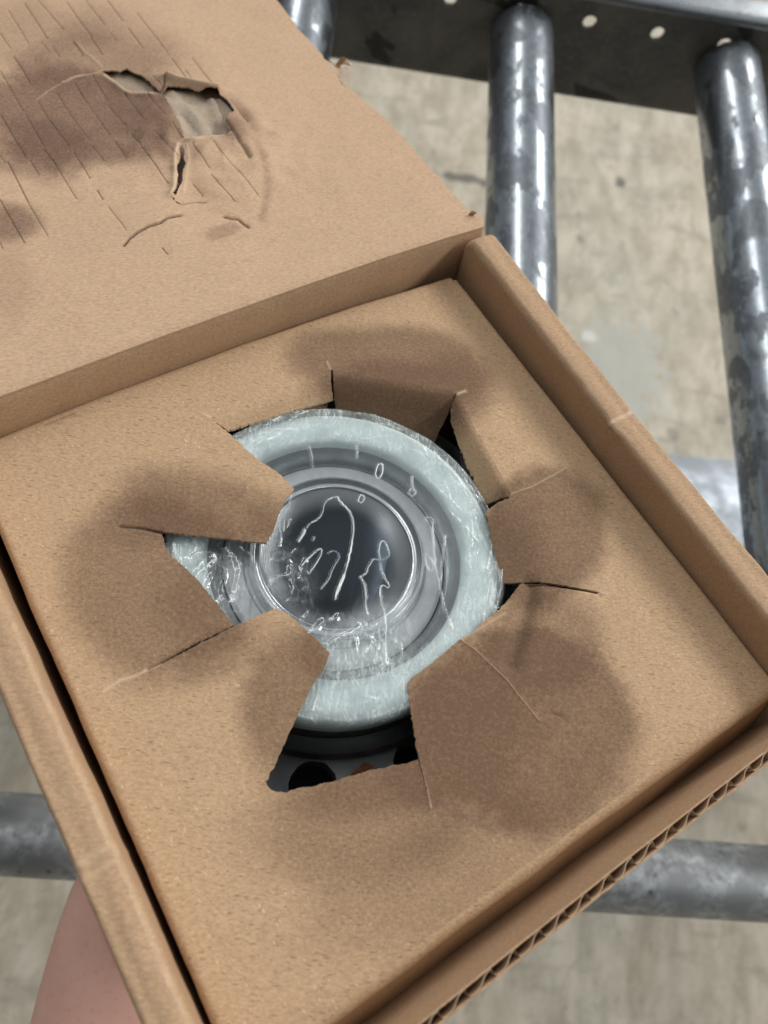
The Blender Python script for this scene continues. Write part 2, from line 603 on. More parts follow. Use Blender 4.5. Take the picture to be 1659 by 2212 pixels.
# ------------------------------------------------------------------ generic cardboard sheet
def sheet(outline, holes, lines, step, zf, thick, parts, partf, mats, parent, attrs, jit=0.0, frame=None, gridbox=None, refine=None):
    """CDT sheet in (u, v); zf(P, ...) height per vertex and face part; parts named by partf(centroid)"""
    P, E = [], []

    def addloop(L, closed):
        b = len(P)
        P.extend([tuple(map(float, p)) for p in L])
        n = len(L)
        for i in range(n if closed else n - 1): E.append((b + i, b + (i + 1) % n))

    ol = densify(outline, step, 0, True)
    addloop(ol, True)
    for h in holes: addloop(densify(h, step * .5, jit, True), True)
    for ln, offs in lines:
        for of in offs:
            L = densify(ln, step * .45)
            L = [np.asarray(p) for p in L]
            o2 = []
            for i, p in enumerate(L):
                t = L[min(i + 1, len(L) - 1)] - L[max(i - 1, 0)]
                t = t / max(np.hypot(*t), 1e-9)
                o2.append(p + np.array([-t[1], t[0]]) * of)
            if len(o2) > 1: addloop(o2, False)
    q = np.asarray(outline)
    x0, y0 = q.min(0); x1, y1 = q.max(0)
    gx = np.arange(x0 + step * .5, x1, step); gy = np.arange(y0 + step * .5, y1, step)
    G = np.array([(x + random.uniform(-.15, .15) * step, y + random.uniform(-.15, .15) * step) for x in gx for y in gy])
    G = G[inpoly(G, outline)]
    P.extend([tuple(map(float, g)) for g in G])
    if refine is not None:
        P.extend([tuple(map(float, g)) for g in refine])
    r = delaunay_2d_cdt([Vector(p) for p in P], E, [], 0, 1e-6)
    vs = np.array([tuple(v) for v in r[0]])
    T = np.array([f for f in r[2] if len(f) == 3])
    cen = vs[T].mean(1)
    keep = inpoly(cen, outline)
    for h in holes: keep &= ~inpoly(cen, h)
    a = vs[T]
    area2 = np.abs((a[:, 1, 0] - a[:, 0, 0]) * (a[:, 2, 1] - a[:, 0, 1]) - (a[:, 2, 0] - a[:, 0, 0]) * (a[:, 1, 1] - a[:, 0, 1]))
    keep &= area2 > 1e-12
    T = T[keep]; cen = cen[keep]
    pid = partf(cen)
    # shared outer edges of the whole sheet
    cnt = {}
    for ti, f in enumerate(T):
        for a_, b_ in ((f[0], f[1]), (f[1], f[2]), (f[2], f[0])):
            cnt.setdefault((min(a_, b_), max(a_, b_)), []).append((ti, a_, b_))
    objs = []
    for k, nm in enumerate(parts):
        sel = np.where(pid == k)[0]
        if len(sel) == 0: continue
        used = np.unique(T[sel]); mp = {int(u): i for i, u in enumerate(used)}
        p2 = vs[used]
        z = zf(p2, k)
        top = np.c_[p2, z]; bot = np.c_[p2, z - thick]
        n = len(used)
        Vv = np.r_[top, bot]
        Ff = [tuple(mp[int(i)] for i in T[s]) for s in sel]
        Ff += [tuple(mp[int(i)] + n for i in T[s][::-1]) for s in sel]
        selset = set(int(s) for s in sel)
        side = []
        for key, L in cnt.items():
            if len(L) == 1 and L[0][0] in selset:
                side.append((mp[int(L[0][1])], mp[int(L[0][2])]))
        base = len(Vv)
        ex = []
        for a_, b_ in side:
            ex += [Vv[b_], Vv[a_], Vv[a_ + n], Vv[b_ + n]]
            Ff.append((base, base + 1, base + 2, base + 3)); base += 4
        if ex: Vv = np.r_[Vv, np.array(ex)]
        if frame is not None: Vw = frame(Vv)
        else: Vw = Vv
        o = mesh_obj(nm, Vw, Ff, mats, parent, loc=UP)
        for an, af in attrs.items():
            val = af(Vv[:, :2])
            if an == 'pale':      # raw cut edges are paler
                val = val.copy(); val[2 * n:] = np.maximum(val[2 * n:], .35)
            fattr(o, an, val)
        objs.append(o)
    return objs


def px(L, z=0.0): return [U(a, b, z) for a, b in L]


# ------------------------------------------------------------------ packing insert
class Flap:
    def __init__(s, name, a, b, k, edge, curl=0.0, rad=.002):
        s.name = name; s.k = k; s.curl = curl; s.rad = rad
        s.a = np.array(U(*a)); s.b = np.array(U(*b))
        t = (s.b - s.a) / np.hypot(*(s.b - s.a))
        s.n = np.array([-t[1], t[0]])
        c = np.array(U(*edge[len(edge) // 2]))
        if (c - s.a) @ s.n < 0: s.n = -s.n
        s.edge = [s.solve(*p) for p in edge]
        s.poly = [tuple(s.a)] + s.edge + [tuple(s.b)]

    def h(s, P):
        d = np.maximum((np.asarray(P) - s.a) @ s.n, 0)
        r = s.rad
        dd = np.where(d < r, d * d / (2 * r), d - r / 2)
        return -s.k * dd + s.curl * dd * dd

    def solve(s, x, y):
        z = 0.0
        for _ in range(40):
            p = U(x, y, z)
            z = .5 * z + .5 * float(s.h(np.array([p]))[0])
        return U(x, y, z)


FL = [
    Flap('folded_flap', (455, 903), (714, 798), .8, [(468, 913), (492, 931), (560, 910), (650, 882), (719, 862), (716, 830)], rad=.006),
    Flap('folded_flap', (719, 798), (986, 846), 2.0, [(721, 840), (725, 889), (745, 892), (790, 906), (850, 931), (900, 950), (935, 961), (962, 905), (982, 862)], rad=.007),
    Flap('folded_flap', (988, 856), (1104, 1066), 2.0, [(978, 868), (974, 885), (975, 903), (990, 955), (1008, 1000), (1035, 1060), (1054, 1088), (1075, 1080), (1099, 1073)], rad=.005),
    Flap('cut_flap', (1106, 1072), (1290, 1279), .24, [(1100, 1076), (1075, 1086), (1050, 1105), (1056, 1130), (1062, 1160), (1072, 1200), (1080, 1240), (1085, 1258), (1110, 1259), (1150, 1254)], rad=.01),
    Flap('cut_flap', (1291, 1284), (931, 1745), .16, [(1149, 1258), (1126, 1260), (1110, 1280), (1090, 1305), (1065, 1328), (1040, 1345), (1018, 1371), (1000, 1376), (960, 1410), (925, 1438), (889, 1464), (880, 1480), (886, 1520), (893, 1570), (905, 1636)], rad=.01),
    Flap('cut_flap', (225, 1493), (560, 1700), -.02, [(320, 1447), (425, 1392), (507, 1352), (550, 1333), (596, 1314), (622, 1327), (652, 1353), (682, 1380), (712, 1411), (702, 1440), (678, 1475), (642, 1545), (600, 1640), (574, 1688)], rad=.01),
    Flap('cut_flap', (322, 1444), (290, 1140), .13, [(424, 1389), (506, 1350), (482, 1320), (456, 1286), (425, 1251), (396, 1222), (371, 1201), (357, 1180), (349, 1151)], rad=.012),
    Flap('cut_flap', (290, 1137), (455, 908), -.035, [(352, 1148), (430, 1157), (500, 1164), (575, 1173), (591, 1145), (600, 1116), (616, 1080), (635, 1056), (600, 1021), (550, 988), (500, 941), (466, 914)], rad=.012),
]
HOLE = (FL[0].edge + [tuple(FL[0].b)] + [tuple(FL[1].a)] + FL[1].edge + [tuple(FL[1].b)] + FL[2].edge
        + FL[3].edge + [tuple(FL[3].b), tuple(FL[4].a)] + FL[4].edge + [tuple(FL[4].b)]
        + px([(903, 1640), (876, 1650), (850, 1652), (826, 1660), (800, 1663), (770, 1673), (740, 1680), (718, 1689), (700, 1691), (672, 1700), (650, 1701), (620, 1712), (600, 1711), (588, 1707), (578, 1698)])
        + FL[5].edge[::-1][:-1] + [FL[5].edge[0]] + FL[6].edge[:0] + [FL[6].edge[0]] + FL[6].edge[1:]
        + [tuple(FL[7].a)] + FL[7].edge)

# edges of the insert: bowed back edge
INS = [(-.0980, -.0975), (.0960, -.0975), (.0960, .0978), (.05, .1000), (0, .1008), (-.05, .0996), (-.0980, .0973)]


def blob(P, cx, cy, rx, ry, rot=0, soft=.35, amp=1.0):
    """soft-edged stain centred on a pixel of the photograph, radii in pixels (approx.)"""
    c = np.array(U(cx, cy)); ex = np.array(U(cx + 60, cy)) - c; ey = np.array(U(cx, cy + 60)) - c
    A = np.linalg.inv(np.c_[ex, ey]) * 60
    q = (np.asarray(P) - c) @ A.T
    cr, sr = math.cos(rot), math.sin(rot)
    x = (q[:, 0] * cr + q[:, 1] * sr) / rx; y = (-q[:, 0] * sr + q[:, 1] * cr) / ry
    wob = np.array([.22 * nz(p[0], p[1], 1.7, 40) + .07 * nz(p[0], p[1], 3.1, 170) + .07 * nz(p[0], p[1], 5.1, 600) for p in P])
    d = np.hypot(x, y) + wob
    t = np.clip((1 + soft - d) / (2 * soft), 0, 1)
    return amp * t * t * (3 - 2 * t)


def ins_stain(P):
    s = np.zeros(len(P))
    for b in [(845, 785, 205, 90, .12, .22, .50), (850, 860, 150, 80, .1, .35, .45), (1000, 830, 70, 70, 0, .5, .3),
              (1185, 1150, 130, 160, .2, .16, .52), (1090, 1180, 70, 110, 0, .5, .25),
              (1130, 1560, 250, 225, .1, .16, .56), (1000, 1560, 150, 150, 0, .5, .35), (1180, 1370, 130, 110, 0, .3, .38),
              (820, 1760, 270, 130, -.1, .45, .36), (850, 1690, 200, 60, -.2, .4, .35), (960, 1880, 260, 110, -.5, .5, .26),
              (350, 1240, 195, 200, 0, .25, .42), (440, 1290, 100, 100, .8, .5, .32), (300, 1130, 100, 60, 0, .5, .2),
              (440, 1100, 200, 85, .2, .3, .44), (600, 1130, 80, 60, 0, .5, .28),
              (620, 1520, 90, 170, .25, .3, .46), (470, 1410, 110, 50, -.4, .5, .26), (700, 1400, 50, 70, 0, .5, .3),
              (1010, 860, 50, 60, 0, .5, .2), (720, 845, 30, 20, 0, .5, .2)]:
        s = 1 - (1 - s) * (1 - blob(P, *b))
    return np.clip(s * 1.38, 0, .95)


PALE_LINES = [(px([(1000, 1375), (1030, 1398), (1060, 1430), (1098, 1470), (1120, 1500), (1165, 1555)]), .00026, .34),
              (px([(225, 1493), (260, 1470), (290, 1462), (320, 1447), (345, 1436)]), .0007, .6),
              (px([(1104, 1068), (1150, 1052), (1190, 1030), (1225, 1010)]), .0004, .38),
              (px([(905, 1640), (918, 1690), (931, 1745)]), .00035, .5),
              (px([(455, 903), (440, 896)]), .0007, .5), (px([(988, 852), (1004, 846)]), .0009, .6),
              (px([(714, 800), (706, 782)]), .0006, .4), (px([(1000, 1375), (1040, 1352), (1095, 1320)]), .0006, .35),
              (px([(1290, 1280), (1310, 1284)]), .0004, .3)]
DARK_LINES = [(px([(1152, 1262), (1146, 1300), (1136, 1340), (1122, 1385), (1106, 1430)]), .0030, .30, .0022),  # wide band: shading of the bent flap crease painted into the colour
              (px([(1212, 1545), (1196, 1540)]), .0005, .6, .0003),
              (px([(350, 1150), (300, 1141), (262, 1138)]), .0005, .9, .0006),
              (px([(1150, 1256), (1222, 1268), (1292, 1281)]), .0004, .8, .0006),
              (px([(425, 1391), (320, 1446)]), .0006, .55, .0008),
              (px([(788, 903), (840, 916), (900, 930), (945, 930)]), .0009, .35, .0009)]


def lin(P, lines):
    v = np.zeros(len(P))
    for L in lines:
        d = segdist(P, L[0])
        v = np.maximum(v, L[2] * np.clip(1 - d / L[1], 0, 1))
    return v


def groove(P, lines):
    z = np.zeros(len(P))
    for L in lines:
        d = segdist(P, L[0]); z -= L[3] * np.exp(-(d / (L[1] * .9)) ** 2)
    return z


def ins_z(P, k):
    # gentle swell of the board and rounded outer edges
    z = np.array([.0006 * nz(p[0], p[1], 9.0, 22) for p in P]) * 1.0
    if k > 0: z = z + FL[k - 1].h(P)
    z = z + groove(P, DARK_LINES)
    # scuffed tear lines lift a little
    for L in PALE_LINES:
        z = z + .00025 * np.exp(-(segdist(P, L[0]) / (L[1])) ** 2)
    return z


def ins_part(c):
    pid = np.zeros(len(c), int)
    for i, f in enumerate(FL):
        pid[inpoly(c, f.poly)] = i + 1
    return pid


insert = boxthing('packing_insert', 'brown cardboard packing insert with a ragged star-shaped opening and greasy smudges, inside the open box', 'cardboard insert')
lines = [(L[0], (0, L[1] * .55, -L[1] * .55, L[1] * 1.3, -L[1] * 1.3)) for L in PALE_LINES + DARK_LINES]
lines += [([tuple(f.a), tuple(f.b)], (0, .002, .004, -.002)) for f in FL]
sheet(INS, [HOLE], lines, .0017, ins_z, .0012, ['top_panel'] + [f.name for f in FL], ins_part, M_INS, insert,
      {'stain': ins_stain, 'pale': lambda P: lin(P, PALE_LINES), 'mark': lambda P: lin(P, DARK_LINES)}, jit=.00042)

# second ply seen under the folded flap, above the wrapped part
zz = -.0125
ply = px([(512, 934), (560, 915), (640, 888), (709, 866), (706, 889), (660, 899), (600, 914), (545, 936), (512, 950)], zz)
sheet(ply, [], [], .0015, lambda P, k: np.full(len(P), zz) - .6 * np.maximum(0, .0010 - 0 * P[:, 0]), .0009, ['under_ply'], lambda c: np.zeros(len(c), int), M_INS, insert,
      {'stain': lambda P: np.full(len(P), .45), 'pale': lambda P: np.zeros(len(P)), 'mark': lambda P: np.zeros(len(P))}, jit=.0002)


def strip(name, rows, mat, parent, attrs=None, sharp=None, closed=False):
    """rows: list of equal-length point rows -> quad grid"""
    n = len(rows[0]); V = [p for r in rows for p in r]; F = []
    for i in range(len(rows) - 1):
        for j in range(n - (0 if closed else 1)):
            jj = (j + 1) % n
            F.append((i * n + j, i * n + jj, (i + 1) * n + jj, (i + 1) * n + j))
    if closed:
        F.append(tuple(range(n))[::-1]); F.append(tuple(range((len(rows) - 1) * n, len(rows) * n)))
    o = mesh_obj(name, V, F, mat, parent, loc=UP, sharp=sharp)
    return o


def ledge(u0, u1, n):
    return [u0 + (u1 - u0) * i / n for i in range(n + 1)]


# folded-down sides of the insert
def skirt(name, pts, outw, slope, R=.0026):
    rows = []
    for (u, v) in pts:
        r = []
        z0 = .0006 * nz(u, v, 9.0, 22)
        for k in range(20):
            if k < 9:
                a = math.pi / 2 * k / 8
                off = R * math.sin(a); z = z0 - R * (1 - math.cos(a))
            else:
                q = (k - 8) / 11
                off = R + slope * q * .05; z = z0 - R - q * .05
            w = .0004 * nz(u, v, 3, 40) + .00015 * nz(u, v, k * .3, 180)
            w *= min(1, k / 6)
            r.append((u + outw[0] * (off + w), v + outw[1] * (off + w), z))
        rows.append(r)
    o = strip(name, rows, M_INS, insert)
    return o


skirt('side_panel', [(u, -.0975) for u in ledge(-.0980, .0960, 90)], (0, -1), .34, .0038)
skirt('side_panel', [(-.0980, v) for v in ledge(.0973, -.0975, 90)], (-1, 0), .02)
skirt('side_panel', [(.0960, v) for v in ledge(-.0975, .0978, 90)], (1, 0), -.01, .0026)
bk = [(-.0980, .0973), (-.05, .0996), (0, .1008), (.05, .1000), (.0960, .0978)]
skirt('side_panel', [(u, float(np.interp(u, [b[0] for b in bk], [b[1] for b in bk]))) for u in ledge(.0960, -.0980, 90)], (0, 1), -.02, .0036)

# ------------------------------------------------------------------ the box
boxo = boxthing('open_box', 'open brown cardboard box with its torn lid folded back and a raw fluted front edge', 'cardboard box')
ZR = .0160


def side_wall(sgn, inner, outer, v0, v1, pale):
    """rolled-over double wall along v. inner/outer: functions of v giving |u|"""
    vs = np.linspace(v0, v1, 170)
    rows = []
    for v in vs:
        i_, o_ = inner(v), outer(v)
        endk = min(1, max(0, (v1 - v) / .004))
        zt = ZR - .0025 * (1 - endk) ** 2
        pr = [(i_ + .0006, -.06), (i_ + .0004, -.01), (i_ + .0002, .004)]
        kink = 0.0
        R1 = .0030
        for k in range(9):
            a = math.pi / 2 * k / 8
            pr.append((i_ + R1 * .8 - R1 * .8 * math.cos(a), zt - R1 + R1 * math.sin(a)))
        for k in range(1, 6):
            pr.append((i_ + R1 * .8 + (o_ - .0016 - i_ - R1 * .8) * k / 6, zt + .0002 * math.sin(k)))
        for k in range(7):
            a = math.pi / 2 * k / 6
            pr.append((o_ - .0016 + .0016 * math.sin(a), zt - .0016 + .0016 * math.cos(a)))
        pr += [(o_, 0), (o_, -.06), (o_, -.1115)]
        pr += [(i_ + .002, -.1115), (i_ + .002, -.09)]
        row = []
        for j, (u, z) in enumerate(pr):
            w = .00035 * nz(v, u * 4, 5 + sgn, 55) + .00012 * nz(v, u * 4, 9 + sgn, 260)
            for (cv, cw, cd) in pale['dent']:
                w -= cd * math.exp(-((v - cv) / cw) ** 2) * (1 if 4 < j < 20 else .4)
            row.append((sgn * (u + (w if j < 22 else 0)), v, z + (w * .7 if 3 < j < 20 else 0)))
        rows.append(row if sgn > 0 else row)
    o = strip('side_wall', rows, M_BOX, boxo, closed=True)
    outward(o)
    n = len(rows[0])
    P = np.array([p for r in rows for p in r]); J = np.tile(np.arange(n), len(rows))
    pl = np.zeros(len(P))
    for (a, b, st) in pale['ridge']:
        m = (P[:, 1] > a) & (P[:, 1] < b) & ((J >= 7) & (J <= 9))
        nn = np.array([.5 + .9 * nz(p[1], 0, 3, 180) for p in P])
        pl = np.where(m, np.clip(st * nn, 0, 1), pl)
    for (cv, w_, st) in pale['cross']:
        m = (np.abs(P[:, 1] - cv) < w_) & (J >= 9) & (J <= 22)
        pl = np.where(m, st, pl)
    fattr(o, 'pale', pl); fattr(o, 'stain', np.zeros(len(P))); fattr(o, 'mark', np.zeros(len(P)))
    return o


ri = lambda v: float(np.interp(v, [-.12, -.081, .0018, .05, .103], [.0985, .0985, .1000, .1010, .1029]))
ro = lambda v: float(np.interp(v, [-.12, -.068, .0043, .05, .106], [.1106, .1108, .1112, .1125, .1150]))
li = lambda v: float(np.interp(v, [-.12, -.081, -.0158, .042, .1], [.1022, .1023, .1028, .1040, .1042]))
lo = lambda v: float(np.interp(v, [-.12, -.0745, -.0094, .0123, .1], [.1120, .1123, .1137, .1140, .1145]))
side_wall(1, ri, ro, -.112, .1035, {'dent': [(.0055, .0009, .0007), (.003, .004, .0005)], 'ridge': [(-.045, .04, .45), (-.1, -.045, .2)], 'cross': [(.0052, .0007, .55)]})
side_wall(-1, li, lo, -.112, .1045, {'dent': [(-.038, .0012, .0004)], 'ridge': [(-.09, .03, .30)], 'cross': [(-.0365, .0006, .30), (-.0400, .0005, .2)]})

# front wall: two liners and the fluted medium between them, open at the rim
FI, FO = -.1097, -.1126
zF = .0158


def wavyz(u, s, amp): return amp * (nz(u, s, 1.0, 90) + .5 * nz(u, s, 5.0, 420))


for nm, vv, s_, zt in (('inner_liner', FI, 3.0, zF), ('outer_liner', FO, 7.0, zF - .0009)):
    rows = []
    for u in ledge(-.1135, .1112, 260):
        bow = .0009 * math.cos(u * 14) + .0002 * nz(u, 0, s_, 60)
        zz_ = zt + wavyz(u, s_, .00035 if nm == 'inner_liner' else .0009)
        th = .0003
        lean = .0
        rows.append([(u, vv + bow + th, -.1115), (u, vv + bow + th, -.05), (u, vv + bow + th, zz_ - .0003), (u, vv + bow + th * .6, zz_),
                     (u, vv + bow - th * .6, zz_), (u, vv + bow - th, zz_ - .0003), (u, vv + bow - th, -.05), (u, vv + bow - th, -.1115)])
    if nm == 'inner_liner':
        front = strip('front_wall', rows, M_BOX, boxo, closed=True); outward(front)
    else:
        o = strip('outer_liner', rows, M_BOX, front, closed=True); outward(o); o.location = (0, 0, 0)
# medium
MED = kraft('fluting_paper', base=(0.50, 0.36, 0.24), rot=.2, fleck=.2, seed=8.0)
rows = []
pitch = .00805
N = 1100
for i in range(N + 1):
    u = -.1130 + .2240 * i / N
    ph = 2 * math.pi * (u + .0004 * nz(u, 0, 2, 160)) / pitch
    # leaning S-shaped flutes
    uu = u + .00135 * math.sin(ph + .3) + .0004 * nz(u, 3, 1, 300)
    vv = (FI + FO) / 2 + (.00102 + .0002 * nz(u, 0, 6, 90)) * math.tanh(1.6 * math.sin(ph)) / .92 + .0009 * math.cos(u * 14)
    z1 = zF - .0006 + wavyz(u, 11, .0009)
    rows.append([(uu, vv + .00012, z1 - .04), (uu, vv + .00012, z1), (uu, vv - .00012, z1), (uu, vv - .00012, z1 - .04)])
o = strip('fluting', rows, MED, front, sharp=40, closed=True); outward(o); o.location = (0, 0, 0)
for p in (front, ): pass


# back wall: its inner face rises to the lid crease
def hinge_v(u): return float(np.interp(u, [-.115, -.083, -.03, .02, .065, .095, .1150], [.1030, .1036, .1060, .1075, .1082, .1078, .1070]))


rows = []
for u in ledge(-.1145, .1140, 150):
    v = hinge_v(u)
    w = .0002 * nz(u, 0, 4, 80)
    rows.append([(u, v - .0024 + w, -.07), (u, v - .0024 + w, -.02), (u, v - .0023 + w, -.003), (u, v - .0021 + w, .003), (u, v - .0015 + w, .008), (u, v - .0007 + w, .0122), (u, v + w + .0001, .0141), (u, v + w + .0010, .0149), (u, v + .0035, .0149),
                 (u, v + .0042, .0), (u, v + .0042, -.1115), (u, v + .001, -.1115), (u, v + .001, -.09)])
o = strip('back_wall', rows, M_BOX, boxo, closed=True); outward(o)
for o_ in (front, o):
    pass
V, F = box_vf(-.1125, .1125, -.1115, .1085, -.1125, -.1085)
mesh_obj('bottom_panel', V, F, M_BOX, boxo, smooth=False, loc=UP)

# ------------------------------------------------------------------ lid
TH = math.radians(-5)
LP0 = np.array([0, .106, .016]); LN = np.array([0, -math.sin(TH), math.cos(TH)])


def UL(px_, py_, h=0.0):
    """pixel -> lid coordinates (u, t)"""
    d = ray(px_, py_); p0 = LP0 + LN * h
    s = (LN @ (p0 - CB)) / (LN @ d)
    q = CB + s * d - LP0
    return (float(q[0]), float(q[1] * math.cos(TH) + q[2] * math.sin(TH)))


def lid_frame(P):
    """(u, t, h) -> box frame"""
    P = np.asarray(P)
    return np.c_[P[:, 0], LP0[1] + P[:, 1] * math.cos(TH) - P[:, 2] * math.sin(TH), LP0[2] + P[:, 1] * math.sin(TH) + P[:, 2] * math.cos(TH)]


def zl(pts): return [UL(a * .5, b * .5) for a, b in pts]      # zoomed-in pixel measurements of the lid


edge_px = [(1052, 480), (1040, 466), (1028, 459), (1017, 459), (1008, 449), (985, 425), (955, 392), (905, 338), (862, 290), (829, 255), (797, 229), (768, 203), (748, 190), (734, 178), (728, 158), (716, 138), (700, 126), (697, 118), (684, 103), (664, 80), (655, 72), (641, 58), (634, 46), (620, 28), (606, 10), (598, 0)]
rim = [UL(*p) for p in edge_px]
hin = [(u, hinge_v(u) - .106) for u in ledge(-.1145, .1140, 40)]
OUT = hin + rim[1:] + [(rim[-1][0] + .002, .236), (.098, .242), (-.10, .242), (-.113, .236), (-.1145, .1)]

LH = zl([(700, 402), (722, 372), (745, 374), (772, 378), (812, 388), (860, 407), (905, 408), (943, 412), (958, 430), (985, 455), (1000, 475), (1014, 500), (992, 520), (976, 547), (985, 575), (1002, 600), (985, 612), (940, 615), (900, 612), (860, 625), (820, 634), (796, 625), (790, 600), (785, 570), (765, 530), (742, 490), (732, 455), (718, 430), (697, 415)])
TEARS = [zl([(440, 306), (480, 302), (520, 306), (546, 294), (575, 312), (610, 324), (640, 345), (668, 372), (694, 396), (664, 404), (640, 396), (612, 398), (580, 390), (556, 388), (540, 374), (510, 352), (470, 330)]),
         zl([(792, 652), (800, 668), (796, 700), (806, 720), (792, 752), (788, 790), (772, 820), (762, 850), (748, 846), (766, 810), (772, 770), (768, 740), (782, 700), (778, 668)]),
         zl([(742, 850), (756, 868), (776, 884), (788, 894), (770, 888), (748, 866)])]
CRACKS = [(zl([(532, 1066), (560, 1035), (592, 1012), (640, 988), (690, 975), (720, 955), (780, 939)]), .0006, 1.0, .0012),
          (zl([(788, 892), (820, 882), (850, 878), (886, 882)]), .00035, .8, .0007),
          (zl([(968, 938), (1000, 946), (1030, 950), (1052, 968), (1076, 984)]), .00045, .95, .0010),
          (zl([(690, 400), (705, 370), (716, 340)]), .0006, .9, .0008),
          (zl([(976, 548), (1010, 600), (1045, 650), (1080, 692)]), .0009, .5, .0012),
          (zl([(280, 348), (330, 335), (385, 316), (446, 308)]), .0004, .35, .0004)]
LPALE = [(zl([(272, 352), (330, 330), (400, 316), (446, 306)]), .0008, .6), (zl([(450, 326), (500, 356), (535, 384), (560, 396), (612, 404), (660, 410)]), .0011, .7),
         (zl([(725, 340), (780, 362), (850, 384), (900, 400), (945, 405)]), .0008, .55),
         (zl([(150, 420), (200, 385), (272, 352)]), .0005, .35), (zl([(330, 190), (370, 240), (440, 290)]), .0006, .3),
         (zl([(774, 656), (762, 700), (760, 760), (755, 820), (742, 846)]), .0010, .65), (zl([(812, 650), (820, 700), (806, 760), (795, 830)]), .0007, .5),
         (zl([(795, 630), (860, 632), (940, 618), (1000, 606)]), .0007, .5), (zl([(532, 1056), (590, 1004), (690, 966), (770, 935)]), .0006, .35)]
# scored lines pressed into the liner, all running away from the hinge
DSH = [(35, 40, 125, 190), (105, 10, 205, 165), (165, 0, 275, 125), (290, 10, 400, 165), (370, 0, 455, 110), (470, 10, 530, 90),
       (5, 150, 45, 208), (62, 250, 130, 355), (230, 208, 262, 262), (395, 168, 445, 250), (478, 145, 505, 185), (555, 125, 618, 212),
       (592, 55, 730, 235), (745, 255, 800, 330), (5, 315, 95, 460), (105, 470, 190, 625), (160, 420, 210, 500), (215, 505, 298, 627),
       (245, 392, 390, 608), (325, 355, 372, 425), (385, 440, 475, 588), (400, 320, 462, 415), (470, 445, 555, 565), (538, 395, 636, 540),
       (500, 620, 548, 688), (635, 400, 728, 528), (750, 560, 790, 620), (0, 480, 110, 672), (0, 665, 22, 702), (35, 700, 120, 868),
       (120, 870, 208, 1020), (0, 860, 105, 1046), (130, 690, 170, 755), (190, 640, 240, 710), (225, 685, 330, 856), (318, 655, 388, 768),
       (402, 635, 452, 700), (425, 830, 445, 862), (470, 895, 548, 1005), (575, 595, 725, 795), (675, 590, 770, 700), (840, 650, 905, 735),
       (925, 640, 1115, 850), (915, 770, 1015, 880), (835, 800, 875, 845), (830, 250, 935, 385), (800, 300, 850, 370), (705, 1078, 725, 1100),
       (0, 1045, 12, 1075), (320, 190, 360, 250), (180, 180, 215, 235), (665, 330, 720, 385), (1000, 450, 1070, 540)]
SCORE = []
for i, (a, b, c, d) in enumerate(DSH):
    SCORE.append((zl([(a, b), (c, d)]), .00036 + .00010 * ((i * 7) % 5) / 4, .72 + .07 * ((i * 3) % 6), .00014))


def lblob(P, x, y, rx, ry, rot=0, soft=.35, amp=1.0):
    c = np.array(UL(x, y)); ex = np.array(UL(x + 60, y)) - c; ey = np.array(UL(x, y + 60)) - c
    A = np.linalg.inv(np.c_[ex, ey]) * 60
    q = (np.asarray(P)[:, :2] - c) @ A.T
    cr, sr = math.cos(rot), math.sin(rot)
    xx = (q[:, 0] * cr + q[:, 1] * sr) / rx; yy = (-q[:, 0] * sr + q[:, 1] * cr) / ry
    wob = np.array([.30 * nz(p[0], p[1], 1.7, 45) + .12 * nz(p[0], p[1], 3.1, 190) for p in P])
    dd = np.hypot(xx, yy) + wob
    t = np.clip((1 + soft - dd) / (2 * soft), 0, 1)
    return amp * t * t * (3 - 2 * t)


def lid_stain(P):
    s = np.zeros(len(P))
    for b in [(190, 250, 230, 105, .15, .22, .62), (60, 310, 130, 70, .1, .3, .42), (190, 130, 150, 60, -.1, .5, .35), (90, 60, 160, 60, 0, .6, .22),
              (0, 480, 75, 45, 0, .35, .55), (330, 250, 120, 60, .6, .4, .30), (480, 260, 90, 50, .9, .35, .30), (480, 500, 40, 16, -.3, .2, .26),
              (300, 90, 130, 60, .5, .6, .18), (500, 290, 35, 25, .8, .4, .35), (10, 600, 60, 90, 0, .5, .12)]:
        s = 1 - (1 - s) * (1 - lblob(P, *b))
    s = s * 1.2
    # thin curved rub mark round the dent
    d = segdist(np.asarray(P)[:, :2], zl([(1010, 450), (1070, 545), (1130, 680), (1152, 760), (1150, 850), (1122, 950)]))
    s = np.maximum(s, .32 * np.exp(-(d / .0012) ** 2))
    d = segdist(np.asarray(P)[:, :2], zl([(1120, 660), (1165, 790), (1150, 860), (1125, 950)]))
    s = np.maximum(s, .25 * np.exp(-(d / .0008) ** 2))
    return np.clip(s, 0, 1)


cH = np.array(UL(430, 290))


